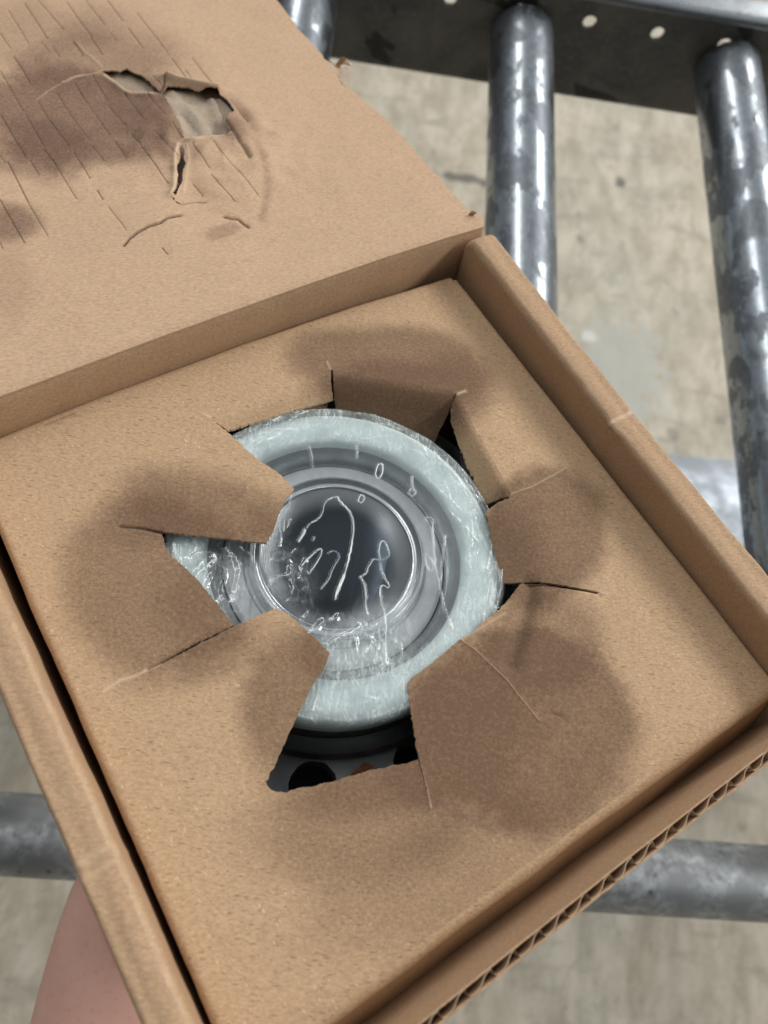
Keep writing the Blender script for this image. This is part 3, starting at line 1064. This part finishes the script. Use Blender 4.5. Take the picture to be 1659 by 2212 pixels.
def lid_z(P, k):
    P = np.asarray(P)[:, :2]
    z = np.array([.0012 * nz(p[0], p[1], 12.0, 14) + .0005 * nz(p[0], p[1], 4.0, 45) for p in P])
    hv = np.array([hinge_v(u) - .106 for u in P[:, 0]])
    d = P[:, 1] - hv
    fade = np.clip(d / .02, 0, 1)
    z = z * fade
    z = z - np.where(d < .004, (.004 - np.clip(d, 0, .004)) ** 2 / .004 * .28, 0)
    # the liner is pushed out round the burst
    for (x, y, rx, ry, am) in [(440, 290, .034, .022, .0038), (495, 400, .016, .014, .0026), (560, 350, .008, .014, .0022), (430, 420, .010, .012, -.0016), (100, 240, .05, .018, -.0022), (150, 130, .04, .012, .0018), (300, 480, .03, .008, .0014)]:
        c = np.array(UL(x, y)); q = P - c
        z = z + am * np.exp(-(q[:, 0] / rx) ** 2 - (q[:, 1] / ry) ** 2)
    # lips of the tear stand up
    d1 = segdist(P, LPALE[2][0]); z = z + .0034 * np.exp(-(d1 / .0024) ** 2)
    d2 = segdist(P, LPALE[1][0]); z = z + .0008 * np.exp(-(d2 / .0016) ** 2)
    d3 = segdist(P, LPALE[5][0]); z = z + .0012 * np.exp(-(d3 / .0018) ** 2)
    d4 = segdist(P, zl([(1010, 450), (1070, 545), (1130, 680), (1155, 790), (1125, 950)])); z = z - .0008 * np.exp(-(d4 / .0013) ** 2)
    cr = np.array([nz(p[0], p[1], 21.0, 120) for p in P])
    reg = np.exp(-((P - np.array(UL(440, 300))) ** 2).sum(1) / .035 ** 2)
    z = z + .0013 * cr * reg + .0007 * reg * np.array([1 - 4 * abs(nz(p[0], p[1], 25.0, 85)) for p in P])
    z = z + groove(P, CRACKS) + groove(P, SCORE)
    for L in LPALE: z = z + .0003 * np.exp(-(segdist(P, L[0]) / L[1]) ** 2)
    return z


lines = [(L[0], (0, L[1] * .7, -L[1] * .7, L[1] * 1.6, -L[1] * 1.6)) for L in CRACKS + LPALE] + [(L[0], (0, L[1], -L[1])) for L in SCORE]
lid = sheet(OUT, [LH] + TEARS, lines, .0018, lid_z, .0006, ['lid'], lambda c: np.zeros(len(c), int), M_LID, boxo,
            {'stain': lid_stain, 'pale': lambda P: lin(P, LPALE), 'mark': lambda P: np.clip(lin(P, CRACKS) + lin(P, SCORE), 0, 1)},
            jit=.0007, frame=lid_frame)[0]

# the layer behind the torn liner: creased pale paper, then the outer face of the lid
und = [(u * 1.0, t) for u, t in [(-.112, .004), (.1085, .004)]] + [(p[0] - .0022, p[1]) for p in rim[4:]] + [(.095, .240), (-.10, .240), (-.112, .234)]


def und_z(P, k):
    P = np.asarray(P)[:, :2]
    z = np.full(len(P), -.0030)
    c = np.array(UL(440, 250)); reg = np.exp(-((P - c) ** 2).sum(1) / .03 ** 2)
    w = np.array([abs(nz(p[0], p[1], 31.0, 60)) + .5 * abs(nz(p[0], p[1], 37.0, 150)) for p in P])
    z = z + reg * (.0026 * w + .0002)
    for ln_, am in ((zl([(735, 380), (800, 450), (860, 520), (900, 600)]), .0016), (zl([(920, 420), (935, 480), (960, 530), (990, 600)]), .0026), (zl([(700, 400), (740, 420), (790, 600)]), .0012)):
        z = z + am * np.exp(-(segdist(P, ln_) / .0016) ** 2)
    return z


o = sheet(und, [], [], .0022, und_z, .0005, ['outer_liner'], lambda c: np.zeros(len(c), int), M_TORN, boxo,
          {'stain': lambda P: .25 * np.clip(segdist(np.asarray(P)[:, :2], zl([(760, 600), (860, 560), (740, 450)])) / .012 - .4, 0, 1), 'pale': lambda P: np.zeros(len(P)), 'mark': lambda P: np.zeros(len(P))}, frame=lid_frame)[0]
o.parent = lid; o.location = (0, 0, 0)
# loose strip of liner standing in the hole, and two torn tabs on the lid's free edge


def scrap(name, pts, hs, parent, mat=M_TORN, th=.0004):
    """pts in lid pixels (D), hs heights over the lid"""
    uv = [UL(x, y, h) for (x, y), h in zip(pts, hs)]
    V = lid_frame(np.array([(a, b, h) for (a, b), h in zip(uv, hs)]))
    V2 = V - LN * th
    n = len(V)
    F = [tuple(range(n)), tuple(range(2 * n - 1, n - 1, -1))] + [(i, i + n, (i + 1) % n + n, (i + 1) % n) for i in range(n)]
    o = mesh_obj(name, np.r_[V, V2], F, mat, parent, smooth=False)
    outward(o)
    bm = bmesh.new(); bm.from_mesh(o.data); bmesh.ops.triangulate(bm, faces=bm.faces); bm.to_mesh(o.data); bm.free()
    return o


scrap('torn_tab', [(724, 139), (733, 128), (740, 121), (748, 126), (762, 142), (757, 141), (744, 137), (736, 139), (735, 150), (733, 168), (728, 158)], [-.001, .001, .003, .0025, 0, .001, .001, -.001, -.003, -.003, -.001], lid, M_LID)
scrap('torn_tab', [(714, 132), (724, 136), (734, 142), (735, 175), (757, 200), (757, 150), (745, 142), (730, 150)], [-.003, -.003, -.003, -.003, -.004, -.004, -.003, -.003], lid)
scrap('torn_tab', [(466, 213), (476, 214), (490, 226), (508, 250), (498, 262), (489, 274), (480, 260), (470, 238)], [-.001, -.0008, -.0004, .0002, -.0008, -.0016, -.0018, -.0015], lid)
scrap('torn_tab', [(1012, 462), (1020, 455), (1030, 459), (1022, 464)], [.0005, .003, .002, 0], lid, M_LID)

# ------------------------------------------------------------------ wheel hub in its film
hub = boxthing('wheel_hub', 'dark steel wheel hub with a pale ring and domed cap, seen through the star-shaped opening', 'car part')
HX, HY = -.0074, .0140


def hub_mat(name, base, metallic=.8, rough=.35, rings=False, streak=False, coat=0.0):
    t = NT(name)
    v = t.coord()
    a = t.noise(v, 130, 4, .6)
    c = t.mix(t.rng(a, .35, .65), tuple(x * .88 for x in base), tuple(min(1, x * 1.08) for x in base))
    if streak:
        g = t.add('ShaderNodeTexGradient', gradient_type='RADIAL')
        t.l.new(v, g.inputs[0])
        s2 = t.add('ShaderNodeCombineXYZ'); t.l.new(t.math('MULTIPLY', g.outputs['Fac'], 30.0), s2.inputs[0])
        ln = t.add('ShaderNodeVectorMath', operation='LENGTH'); t.l.new(v, ln.inputs[0])
        t.l.new(t.math('MULTIPLY', ln.outputs['Value'], 900.0), s2.inputs[1])
        q = t.noise(s2.outputs[0], 1.2, 5, .65)
        c = t.mix(t.math('MULTIPLY', t.rng(q, .5, .72), .6), c, (.92, .95, .95))
        c = t.mix(t.math('MULTIPLY', t.rng(q, .46, .30), .2), c, tuple(x * .75 for x in base))
    t.put(t.b.inputs['Base Color'], c)
    t.b.inputs['Metallic'].default_value = metallic
    t.b.inputs['Roughness'].default_value = rough
    t.b.inputs['Coat Weight'].default_value = coat
    if rings:
        lr = t.add('ShaderNodeVectorMath', operation='LENGTH')
        sxy = t.add('ShaderNodeVectorMath', operation='MULTIPLY'); sxy.inputs[1].default_value = (1, 1, 0)
        t.l.new(v, sxy.inputs[0]); t.l.new(sxy.outputs[0], lr.inputs[0])
        c = t.mix(t.rng(lr.outputs['Value'], .0185, .0268, 0, 1, True), c, (.58, .60, .62))  # dish reflection painted in: dark centre, paler toward the rim
        t.put(t.b.inputs['Base Color'], c)
        ln = t.add('ShaderNodeVectorMath', operation='LENGTH'); t.l.new(v, ln.inputs[0])
        w = t.math('SINE', t.math('MULTIPLY', ln.outputs['Value'], 2 * math.pi / .00042))
        t.l.new(t.bump(t.math('MULTIPLY', w, t.rng(lr.outputs['Value'], .017, .022)), .00003, .30), t.b.inputs['Normal'])
    return t.m


MH_FL = hub_mat('flange_steel', (.30, .30, .305), .3, .45)
MH_NECK = hub_mat('neck_steel', (.10, .10, .105), .4, .4)
MH_RING = hub_mat('pale_ring', (.84, .96, .94), .0, .38, streak=True, coat=.4)
MH_AN = hub_mat('machined_steel', (.66, .67, .69), .15, .40, streak=False)
MH_BEV = hub_mat('dark_bevel', (.46, .48, .49), .95, .24)
MH_BEAD = hub_mat('bright_bead', (.88, .90, .92), .85, .22)
MH_DISH = hub_mat('dish_painted_reflection', (.034, .045, .058), .85, .26, rings=True)
MH_DARK = hub_mat('hole_shade', (.012, .012, .012), .2, .6)
MH_CLAY = hub_mat('brown_fleck', (.22, .085, .035), 0, .6)


def hl(name, profile, mat, parent=hub, n=160, sharp=45):
    V, F = lathe(profile, n)
    o = mesh_obj(name, V, F, mat, parent, loc=(HX, HY, BASE), sharp=sharp)
    outward(o)
    return o


# flange with bolt holes
fz = -.034
P = [(.083 * math.cos(i * math.pi / 60), .083 * math.sin(i * math.pi / 60)) for i in range(120)]
E_ = [(i, (i + 1) % 120) for i in range(120)]
b0 = len(P)
P += [(.048 * math.cos(i * math.pi / 40), .048 * math.sin(i * math.pi / 40)) for i in range(80)]
E_ += [(b0 + i, b0 + (i + 1) % 80) for i in range(80)]
hc = []
for ang, hr_ in ((236, .0082), (266, .0100), (308, .0082), (20, .0082), (92, .0082), (164, .0082)):
    c = (.0725 * math.cos(math.radians(ang)), .0725 * math.sin(math.radians(ang))); hc.append((c, hr_))
    b0 = len(P)
    P += [(c[0] + hr_ * math.cos(i * math.pi / 20), c[1] + hr_ * math.sin(i * math.pi / 20)) for i in range(40)]
    E_ += [(b0 + i, b0 + (i + 1) % 40) for i in range(40)]
r = delaunay_2d_cdt([Vector(p) for p in P], E_, [], 0, 1e-7)
vs = np.array([tuple(v) for v in r[0]]); T = [tuple(f) for f in r[2]]
T2 = []
for f in T:
    c = vs[list(f)].mean(0)
    if np.hypot(*c) > .0829 or np.hypot(*c) < .0479: continue
    if any(np.hypot(c[0] - q[0], c[1] - q[1]) < h * .97 for q, h in hc): continue
    T2.append(f)
n = len(vs)
V = [(x, y, fz) for x, y in vs] + [(x, y, fz - .010) for x, y in vs]
F = list(T2) + [tuple(reversed([i + n for i in f])) for f in T2]
cnt = {}
for f in T2:
    for a, b in zip(f, f[1:] + f[:1]): cnt.setdefault(frozenset((a, b)), []).append((a, b))
for k, e in cnt.items():
    if len(e) == 1: a, b = e[0]; F.append((b, a, a + n, b + n))
fo = mesh_obj('flange', V, F, MH_FL, hub, loc=(HX, HY, BASE), sharp=40); outward(fo)
# neck with a stepped shoulder between ring and flange
hl('neck', [(.030, -.05), (.0640, -.05), (.0640, -.030), (.063, -.0285), (.0605, -.0290), (.0580, -.0285), (.0576, -.018), (.045, -.018)], MH_NECK)
hl('hole_shade_disc', [(0, -.052), (.088, -.052), (.088, -.056), (0, -.056)], MH_DARK)  # black disc added to stand for the shade inside the bolt holes
hl('barrel', [(0, -.105), (.034, -.105), (.034, -.05), (.0, -.05)], MH_FL)
# ring
hl('ring', [(.0432, -.014), (.0436, -.0085), (.0442, -.0068), (.0455, -.0058), (.048, -.0052), (.051, -.0052), (.0540, -.0056), (.0562, -.0070), (.0574, -.0095), (.0578, -.013), (.0578, -.018), (.050, -.0185)], MH_RING, n=200)
# annulus, seal groove, bead, dish
hl('bevel', [(.0436, -.0090), (.0430, -.0105), (.0418, -.0125), (.0402, -.0145), (.0390, -.0152), (.0386, -.0158)], MH_BEV, n=200, sharp=80)
hl('annulus', [(.0387, -.0150), (.0380, -.0140), (.0370, -.0136), (.0338, -.0132), (.0322, -.0130), (.0314, -.0138), (.0306, -.0138)], MH_AN, n=200)
hl('bead', [(.0307, -.0142), (.0306, -.0090), (.0302, -.0080), (.0296, -.0077), (.0290, -.0082), (.0284, -.0092), (.0278, -.0094), (.0273, -.0088), (.0266, -.0086), (.0260, -.0092)], MH_BEAD, n=200)
hl('dish', [(.0262, -.0092), (.0250, -.0100), (.022, -.0116), (.018, -.0132), (.013, -.0144), (.007, -.0150), (.002, -.0152), (0, -.0152)], MH_DISH, n=200, sharp=80)
# brown packing shred between the flange and the insert
u0, v0 = U(778, 1680, -.028)
V = [(-.006, -.002, 0), (.006, -.001, .0005), (.0045, .0022, .001), (-.001, .0030, .0012), (-.005, .0015, 0)]
V += [(a, b, c - .0008) for a, b, c in V]
F = [(0, 1, 2, 3, 4), (9, 8, 7, 6, 5)] + [(i, i + 5, (i + 1) % 5 + 5, (i + 1) % 5) for i in range(5)]
o = mesh_obj('packing_shred', V, F, MH_CLAY, None, smooth=False); outward(o)
o.matrix_world = BOXM @ Matrix.Translation((u0, v0, -.0285)) @ Matrix.Rotation(.3, 4, 'Z')
prop(o, 'small rust-brown scrap lying on the dark flange at the lower edge of the opening', 'scrap')


# ------------------------------------------------------------------ clear film over the hub
def film_mat():
    t = NT('clear_film')
    t.n.remove(t.b)
    v = t.coord()
    fr = t.attr('frost'); fo_ = t.attr('glint_fold')
    tr = t.add('ShaderNodeBsdfTransparent'); tr.inputs[0].default_value = (.975, .99, .995, 1)
    gl = t.add('ShaderNodeBsdfGlossy'); gl.inputs['Color'].default_value = (.95, .98, 1, 1); gl.inputs['Roughness'].default_value = .16
    df = t.add('ShaderNodeBsdfDiffuse'); df.inputs['Color'].default_value = (.86, .965, .96, 1)
    h = t.noise(v, 420, 4, .6, .5)
    bp = t.bump(h, .0006, .16)
    for n_ in (gl, ): t.l.new(bp, n_.inputs['Normal'])
    fz_ = t.add('ShaderNodeFresnel'); fz_.inputs[0].default_value = 1.5; t.l.new(bp, fz_.inputs['Normal'])
    fac = t.math('MINIMUM', t.math('ADD', t.math('MULTIPLY', fz_.outputs[0], .8), t.math('MULTIPLY', fr, .20)), 1.0)
    m1 = t.add('ShaderNodeMixShader'); t.l.new(fac, m1.inputs[0]); t.l.new(tr.outputs[0], m1.inputs[1]); t.l.new(gl.outputs[0], m1.inputs[2])
    vv = t.coord((1, .3, 1), .5)
    stk = t.rng(t.noise(vv, 900, 5, .75, .8), .48, .68, 0, 1)
    wh = t.math('MULTIPLY', t.math('POWER', fr, 1.4), t.math('ADD', t.math('MULTIPLY', stk, .65), .05))
    wh = t.math('ADD', wh, t.math('MULTIPLY', t.attr('milk'), t.math('ADD', .22, t.math('MULTIPLY', stk, .45))))
    wh = t.math('MINIMUM', t.math('ADD', wh, t.math('MULTIPLY', fo_, .85)), 1.0)  # specular glints painted as white along the film creases
    m2 = t.add('ShaderNodeMixShader'); t.l.new(wh, m2.inputs[0]); t.l.new(m1.outputs[0], m2.inputs[1]); t.l.new(df.outputs[0], m2.inputs[2])
    t.l.new(m2.outputs[0], t.out.inputs['Surface'])
    return t.m


ZFILM = -.0042


def za(L): return [U(384 + .463 * a, 795.5 + .463 * b, ZFILM) for a, b in L]


def zb(L): return [U(274 + .529 * a, 1097 + .529 * b, ZFILM) for a, b in L]


def smooth_line(L, it=2):
    for _ in range(it):
        q = [L[0]]
        for a, b in zip(L[:-1], L[1:]):
            q += [(a[0] * .75 + b[0] * .25, a[1] * .75 + b[1] * .25), (a[0] * .25 + b[0] * .75, a[1] * .25 + b[1] * .75)]
        L = q + [L[-1]]
    return L


def oval(cx, cy, rx, ry, rot=0, f=za):
    return f([(cx + rx * math.cos(a) * math.cos(rot) - ry * math.sin(a) * math.sin(rot), cy + rx * math.cos(a) * math.sin(rot) + ry * math.sin(a) * math.cos(rot)) for a in np.linspace(0, 2 * math.pi, 15)])


GLINT_FOLDS = [(za([(745, 600), (730, 598), (700, 612), (682, 635), (678, 660), (668, 688), (650, 702), (632, 712), (612, 728), (604, 742)]), .00022, .75),  # lines of lamp glint, built as raised creases and whitened
         (za([(745, 600), (765, 625), (788, 648), (806, 668), (816, 695), (822, 730), (822, 762), (815, 800), (808, 850), (798, 890), (786, 940), (770, 985), (755, 1020), (738, 1066)]), .00030, .95),
         (zb([(885, 270), (868, 310), (855, 340), (850, 372)]), .00024, .8),
         (za([(596, 752), (580, 780), (565, 805)]), .00050, .8),
         (za([(580, 915), (610, 885), (640, 855), (664, 838), (674, 842), (670, 868), (652, 900), (632, 930), (614, 958), (604, 945)]), .00026, .8),
         (za([(705, 862), (720, 850), (738, 848), (752, 862), (757, 880), (742, 905), (722, 940), (705, 985), (670, 1030)]), .00022, .65),
         (za([(945, 886), (940, 850), (944, 820), (955, 800), (970, 803), (982, 830), (988, 862), (984, 880), (966, 887), (940, 890), (915, 885), (905, 905), (888, 930), (884, 952), (864, 970), (850, 970), (866, 990), (872, 1020), (878, 1066)]), .00026, .85),
         (zb([(972, 310), (978, 350), (976, 395), (985, 436)]), .00024, .8),
         (za([(945, 892), (950, 930), (960, 962), (975, 995), (990, 1014), (980, 1024), (965, 1010), (948, 1014), (941, 1040), (943, 1066)]), .00024, .8),
         (zb([(1034, 332), (1040, 390), (1054, 430), (1060, 490), (1055, 560), (1058, 640)]), .00024, .7),
         (oval(940, 480, 16, 36, .2), .00024, .85), (oval(858, 607, 13, 20, .2), .00022, .8), (oval(1095, 580, 13, 16), .00022, .7),
         (za([(1210, 712), (1190, 722), (1165, 722), (1155, 708), (1162, 694), (1180, 698), (1190, 715), (1186, 745), (1195, 830), (1200, 910), (1214, 990), (1222, 1035)]), .00024, .7),
         (oval(1172, 905, 14, 44, -.3), .00020, .6), (za([(1246, 780), (1240, 850), (1230, 930), (1224, 1000)]), .00020, .55),
         (zb([(1245, 200), (1262, 265), (1282, 345), (1300, 420), (1330, 500)]), .00022, .38),
         (zb([(1000, 545), (990, 575), (974, 592)]), .00020, .6), (zb([(1120, 600), (1120, 555)]), .0002, .4),
         (za([(615, 365), (628, 410), (632, 468)]), .00026, .6), (za([(835, 360), (838, 420)]), .00024, .35),
         (za([(530, 590), (520, 640), (500, 700), (492, 760)]), .0003, .6), (za([(515, 705), (525, 718), (510, 740)]), .0003, .6),
         (za([(470, 740), (482, 770), (476, 835), (468, 815)]), .0002, .5), (za([(640, 785), (632, 800)]), .0003, .5),
         (zb([(785, 700), (778, 760), (760, 830)]), .0003, .4), (zb([(1020, 560), (1018, 640)]), .0002, .35),
         (za([(1090, 505), (1095, 545), (1100, 575)]), .0003, .6), (za([(860, 330), (960, 322), (1020, 318)]), .0002, .35)]
rr2 = random.Random(5)
for _ in range(46):
    a0 = rr2.uniform(-1.9, 2.4); r0 = rr2.uniform(.045, .0575); da = rr2.uniform(.04, .22) * rr2.choice((1, 1, -1)); dr = rr2.uniform(-.004, .004)
    GLINT_FOLDS.append(([(HX + (r0 + dr * k / 5) * math.cos(a0 + da * k / 5), HY + (r0 + dr * k / 5) * math.sin(a0 + da * k / 5)) for k in range(6)], .00016, rr2.uniform(.3, .75)))
GLINT_FOLDS = [(smooth_line([(p[0] + .0003 * nz(p[0], p[1], 7, 900), p[1] + .0003 * nz(p[0], p[1], 8, 900)) for p in densify(a, .0012)], 1), b, c) for a, b, c in GLINT_FOLDS]
cx0, cy0 = HX, HY
g = .00037
ax_ = np.arange(-.0675, .0676, g)
GX, GY = np.meshgrid(ax_, ax_, indexing='ij')
nU = len(ax_)
PG = np.c_[GX.ravel() + cx0, GY.ravel() + cy0]
RG = np.hypot(PG[:, 0] - cx0, PG[:, 1] - cy0)


def fblob(P, x, y, rx, ry, rot, soft, amp):
    c = np.array(U(x, y, ZFILM)); ex = np.array(U(x + 40, y, ZFILM)) - c; ey = np.array(U(x, y + 40, ZFILM)) - c
    A = np.linalg.inv(np.c_[ex, ey]) * 40
    q = (P - c) @ A.T
    cr, sr = math.cos(rot), math.sin(rot)
    xx = (q[:, 0] * cr + q[:, 1] * sr) / rx; yy = (-q[:, 0] * sr + q[:, 1] * cr) / ry
    t = np.clip((1 + soft - np.hypot(xx, yy)) / (2 * soft), 0, 1)
    return amp * t * t * (3 - 2 * t)


crk = np.maximum.reduce([fblob(PG, 625, 1240, 45, 75, -.5, .6, .8), fblob(PG, 735, 1365, 130, 38, .1, .6, .95), fblob(PG, 470, 1250, 90, 110, 0, .5, .7),
                         fblob(PG, 612, 1120, 22, 70, .3, .6, .4), fblob(PG, 760, 1440, 150, 45, 0, .6, .35)])
rimk = np.clip((RG - .051) / .007, 0, 1)
hN = np.zeros(len(PG)); frost = np.zeros(len(PG))
wav = np.zeros(len(PG))
for i, p in enumerate(PG):
    if RG[i] > .0675: continue
    x, y = p
    wav[i] = nz(x, y, 41, 70) * .00035 + nz(x, y, 43, 170) * .00010
    c = crk[i]
    a = math.atan2(y - cy0, x - cx0)
    if c > .02:
        w1 = 1 - abs(nz(x + .004 * nz(x, y, 3, 90), y, 50, 150)) * 3.2
        w2 = 1 - abs(nz(x, y + .003 * nz(x, y, 5, 120), 60, 330)) * 3.2
        hN[i] += c * (.00085 * max(w1, 0) + .00018 * max(w2, 0))
        frost[i] += c * (.40 * max(0, w1) ** 2 + .22 * max(0, w2) ** 2 + .26 + .5 * max(0, nz(x, y, 64, 90)))
    if rimk[i] > .02 or RG[i] > .044:
        k = 1 - abs(nz(a * 5 + RG[i] * 60, RG[i] * 420, 70)) * 4.0
        k2 = 1 - abs(nz(a * 16, RG[i] * 500, 75)) * 4
        rr_ = max(rimk[i], .35)
        hN[i] += rr_ * .00030 * (max(k, 0) + .6 * max(k2, 0))
        frost[i] += rr_ * (.40 * max(k, 0) ** 3 + .22 * max(k2, 0) ** 3 + .10)
glint_fold = np.zeros(len(PG)); fh = np.zeros(len(PG))
for L, w, am in GLINT_FOLDS:
    d = segdist(PG, L)
    am2 = am * np.array([1.0 + 1.0 * nz(p[0], p[1], 88, 160) for p in PG])
    glint_fold = np.maximum(glint_fold, am2 * np.clip(1.35 - d / (w * .72), 0, 1)); fh += .00030 * np.exp(-(d / (w * 1.8)) ** 2)
ZG = ZFILM + wav + hN + fh
# sags a little over the dish and is drawn down round the rim
ZG -= .0010 * np.exp(-(RG / .028) ** 2)
over = np.clip(RG - .0572, 0, 1)
ZG -= over * 1.1 + over ** 2 * 90
ZG = np.maximum(ZG, -.028)
keepv = RG < .0670
idx = -np.ones(len(PG), int); idx[keepv] = np.arange(keepv.sum())
F = []
I = np.arange(nU * nU).reshape(nU, nU)
for i in range(nU - 1):
    for j in range(nU - 1):
        q = (I[i, j], I[i + 1, j], I[i + 1, j + 1], I[i, j + 1])
        if keepv[q[0]] and keepv[q[1]] and keepv[q[2]] and keepv[q[3]]:
            F.append(tuple(int(idx[k]) for k in q))
Vf = np.c_[PG - np.array([cx0, cy0]), ZG][keepv]
film = mesh_obj('plastic_wrap', Vf, F, film_mat(), None)
film.matrix_world = BOXM @ Matrix.Translation((cx0, cy0, 0))
milk = np.clip((RG - .0425) / .002, 0, 1) * np.clip((.0620 - RG) / .004, 0, 1) * np.array([.75 + .8 * nz(p[0], p[1], 95, 130) for p in PG])
milk = np.maximum(milk, .9 * fblob(PG, 760, 1430, 150, 55, .1, .6, 1.0)); milk = np.maximum(milk, .55 * fblob(PG, 830, 1370, 70, 70, -.5, .6, 1.0))
milk *= np.clip((.0590 - RG) / .002, 0, 1)
frost *= 1 - .75 * np.clip((RG - .0580) / .002, 0, 1)
milk *= 1 - .8 * fblob(PG, 440, 1210, 110, 110, 0, .4, 1.0)
fattr(film, 'milk', np.clip(milk[keepv], 0, 1))
fattr(film, 'frost', np.clip(frost[keepv], 0, 1)); fattr(film, 'glint_fold', glint_fold[keepv])
prop(film, 'clear crinkled plastic film stretched over the pale ring and dome of the hub', 'plastic film')


# ------------------------------------------------------------------ the arm that holds the box up
def skin_mat():
    t = NT('skin')
    v = t.coord()
    a = t.noise(v, 30, 4, .6); b = t.noise(v, 260, 3, .6)
    c = t.mix(t.rng(a, .35, .65), (.76, .43, .34), (.83, .49, .39))
    c = t.mix(t.rng(b, .55, .75), c, (.76, .38, .31))
    t.put(t.b.inputs['Base Color'], c)
    t.b.inputs['Roughness'].default_value = .55
    t.b.inputs['Subsurface Weight'].default_value = .12
    t.b.inputs['Subsurface Radius'].default_value = (.01, .004, .002)
    t.b.inputs['Subsurface Scale'].default_value = .5
    return t.m


def Bw(u, v, w): return BOXM @ Vector((u, v, w))


def Wp(px_, py_, z):
    """pixel -> world point on the horizontal plane z below the camera"""
    d = RC.T @ np.array([px_ - 829.5, py_ - 1106.0, FP]); s = z / d[2]
    return Vector((d[0] * s, d[1] * s, z + HC))


wrist = Bw(-.062, -.062, -.146)
print('wrist', wrist, 'mid1', Wp(318, 1850, -.40), 'palm', Bw(-.045, -.035, -.131))
elbow = Wp(210, 2800, -.49)
mid1 = Wp(318, 1850, -.40)
mid2 = Wp(268, 2100, -.42)
palm = Bw(-.045, -.035, -.131)
J = {}
verts = []; edges = []; rad = []


def jv(p, r, par=None):
    verts.append(tuple(p)); rad.append(r)
    if par is not None: edges.append((par, len(verts) - 1))
    return len(verts) - 1


p0 = jv(palm, (.040, .015))
w0 = jv(wrist, (.027, .021), p0)
a1 = jv(mid1, (.037, .035), w0)
a2 = jv(mid2, (.041, .039), a1)
a3 = jv(Wp(240, 2400, -.45), (.051, .048), a2)
a4 = jv(elbow, (.046, .046), a3)
kn = jv(Bw(-.040, -.004, -.127), (.038, .0125), p0)
for k, (du, L) in enumerate(((-.031, .062), (-.010, .070), (.011, .066), (.031, .052))):
    b = jv(Bw(-.040 + du, .004, -.1245), (.0098, .0098), kn)
    c = jv(Bw(-.040 + du * 1.08, .004 + L * .50, -.1215), (.0086, .0086), b)
    d = jv(Bw(-.040 + du * 1.12, .004 + L * .80, -.1208), (.0080, .0080), c)
    e = jv(Bw(-.040 + du * 1.15, .004 + L, -.1205), (.0068, .0068), d)
b = jv(Bw(-.084, -.045, -.131), (.0125, .0125), p0)
c = jv(Bw(-.104, -.020, -.1245), (.0105, .0105), b)
d = jv(Bw(-.110, .004, -.1225), (.0085, .0085), c)
me = bpy.data.meshes.new('person')
org = elbow
me.from_pydata([tuple(Vector(v) - org) for v in verts], edges, [])
per = bpy.data.objects.new('person', me)
COL.objects.link(per)
per.location = org
sk = per.modifiers.new('skin', 'SKIN'); sk.use_smooth_shade = True
for i, sv in enumerate(me.skin_vertices[0].data):
    sv.radius = rad[i]; sv.use_root = (i == 0)
ss = per.modifiers.new('sub', 'SUBSURF'); ss.levels = 2; ss.render_levels = 2
me.materials.append(skin_mat())
prop(per, 'bare forearm and hand of a person holding the box up from below', 'person')
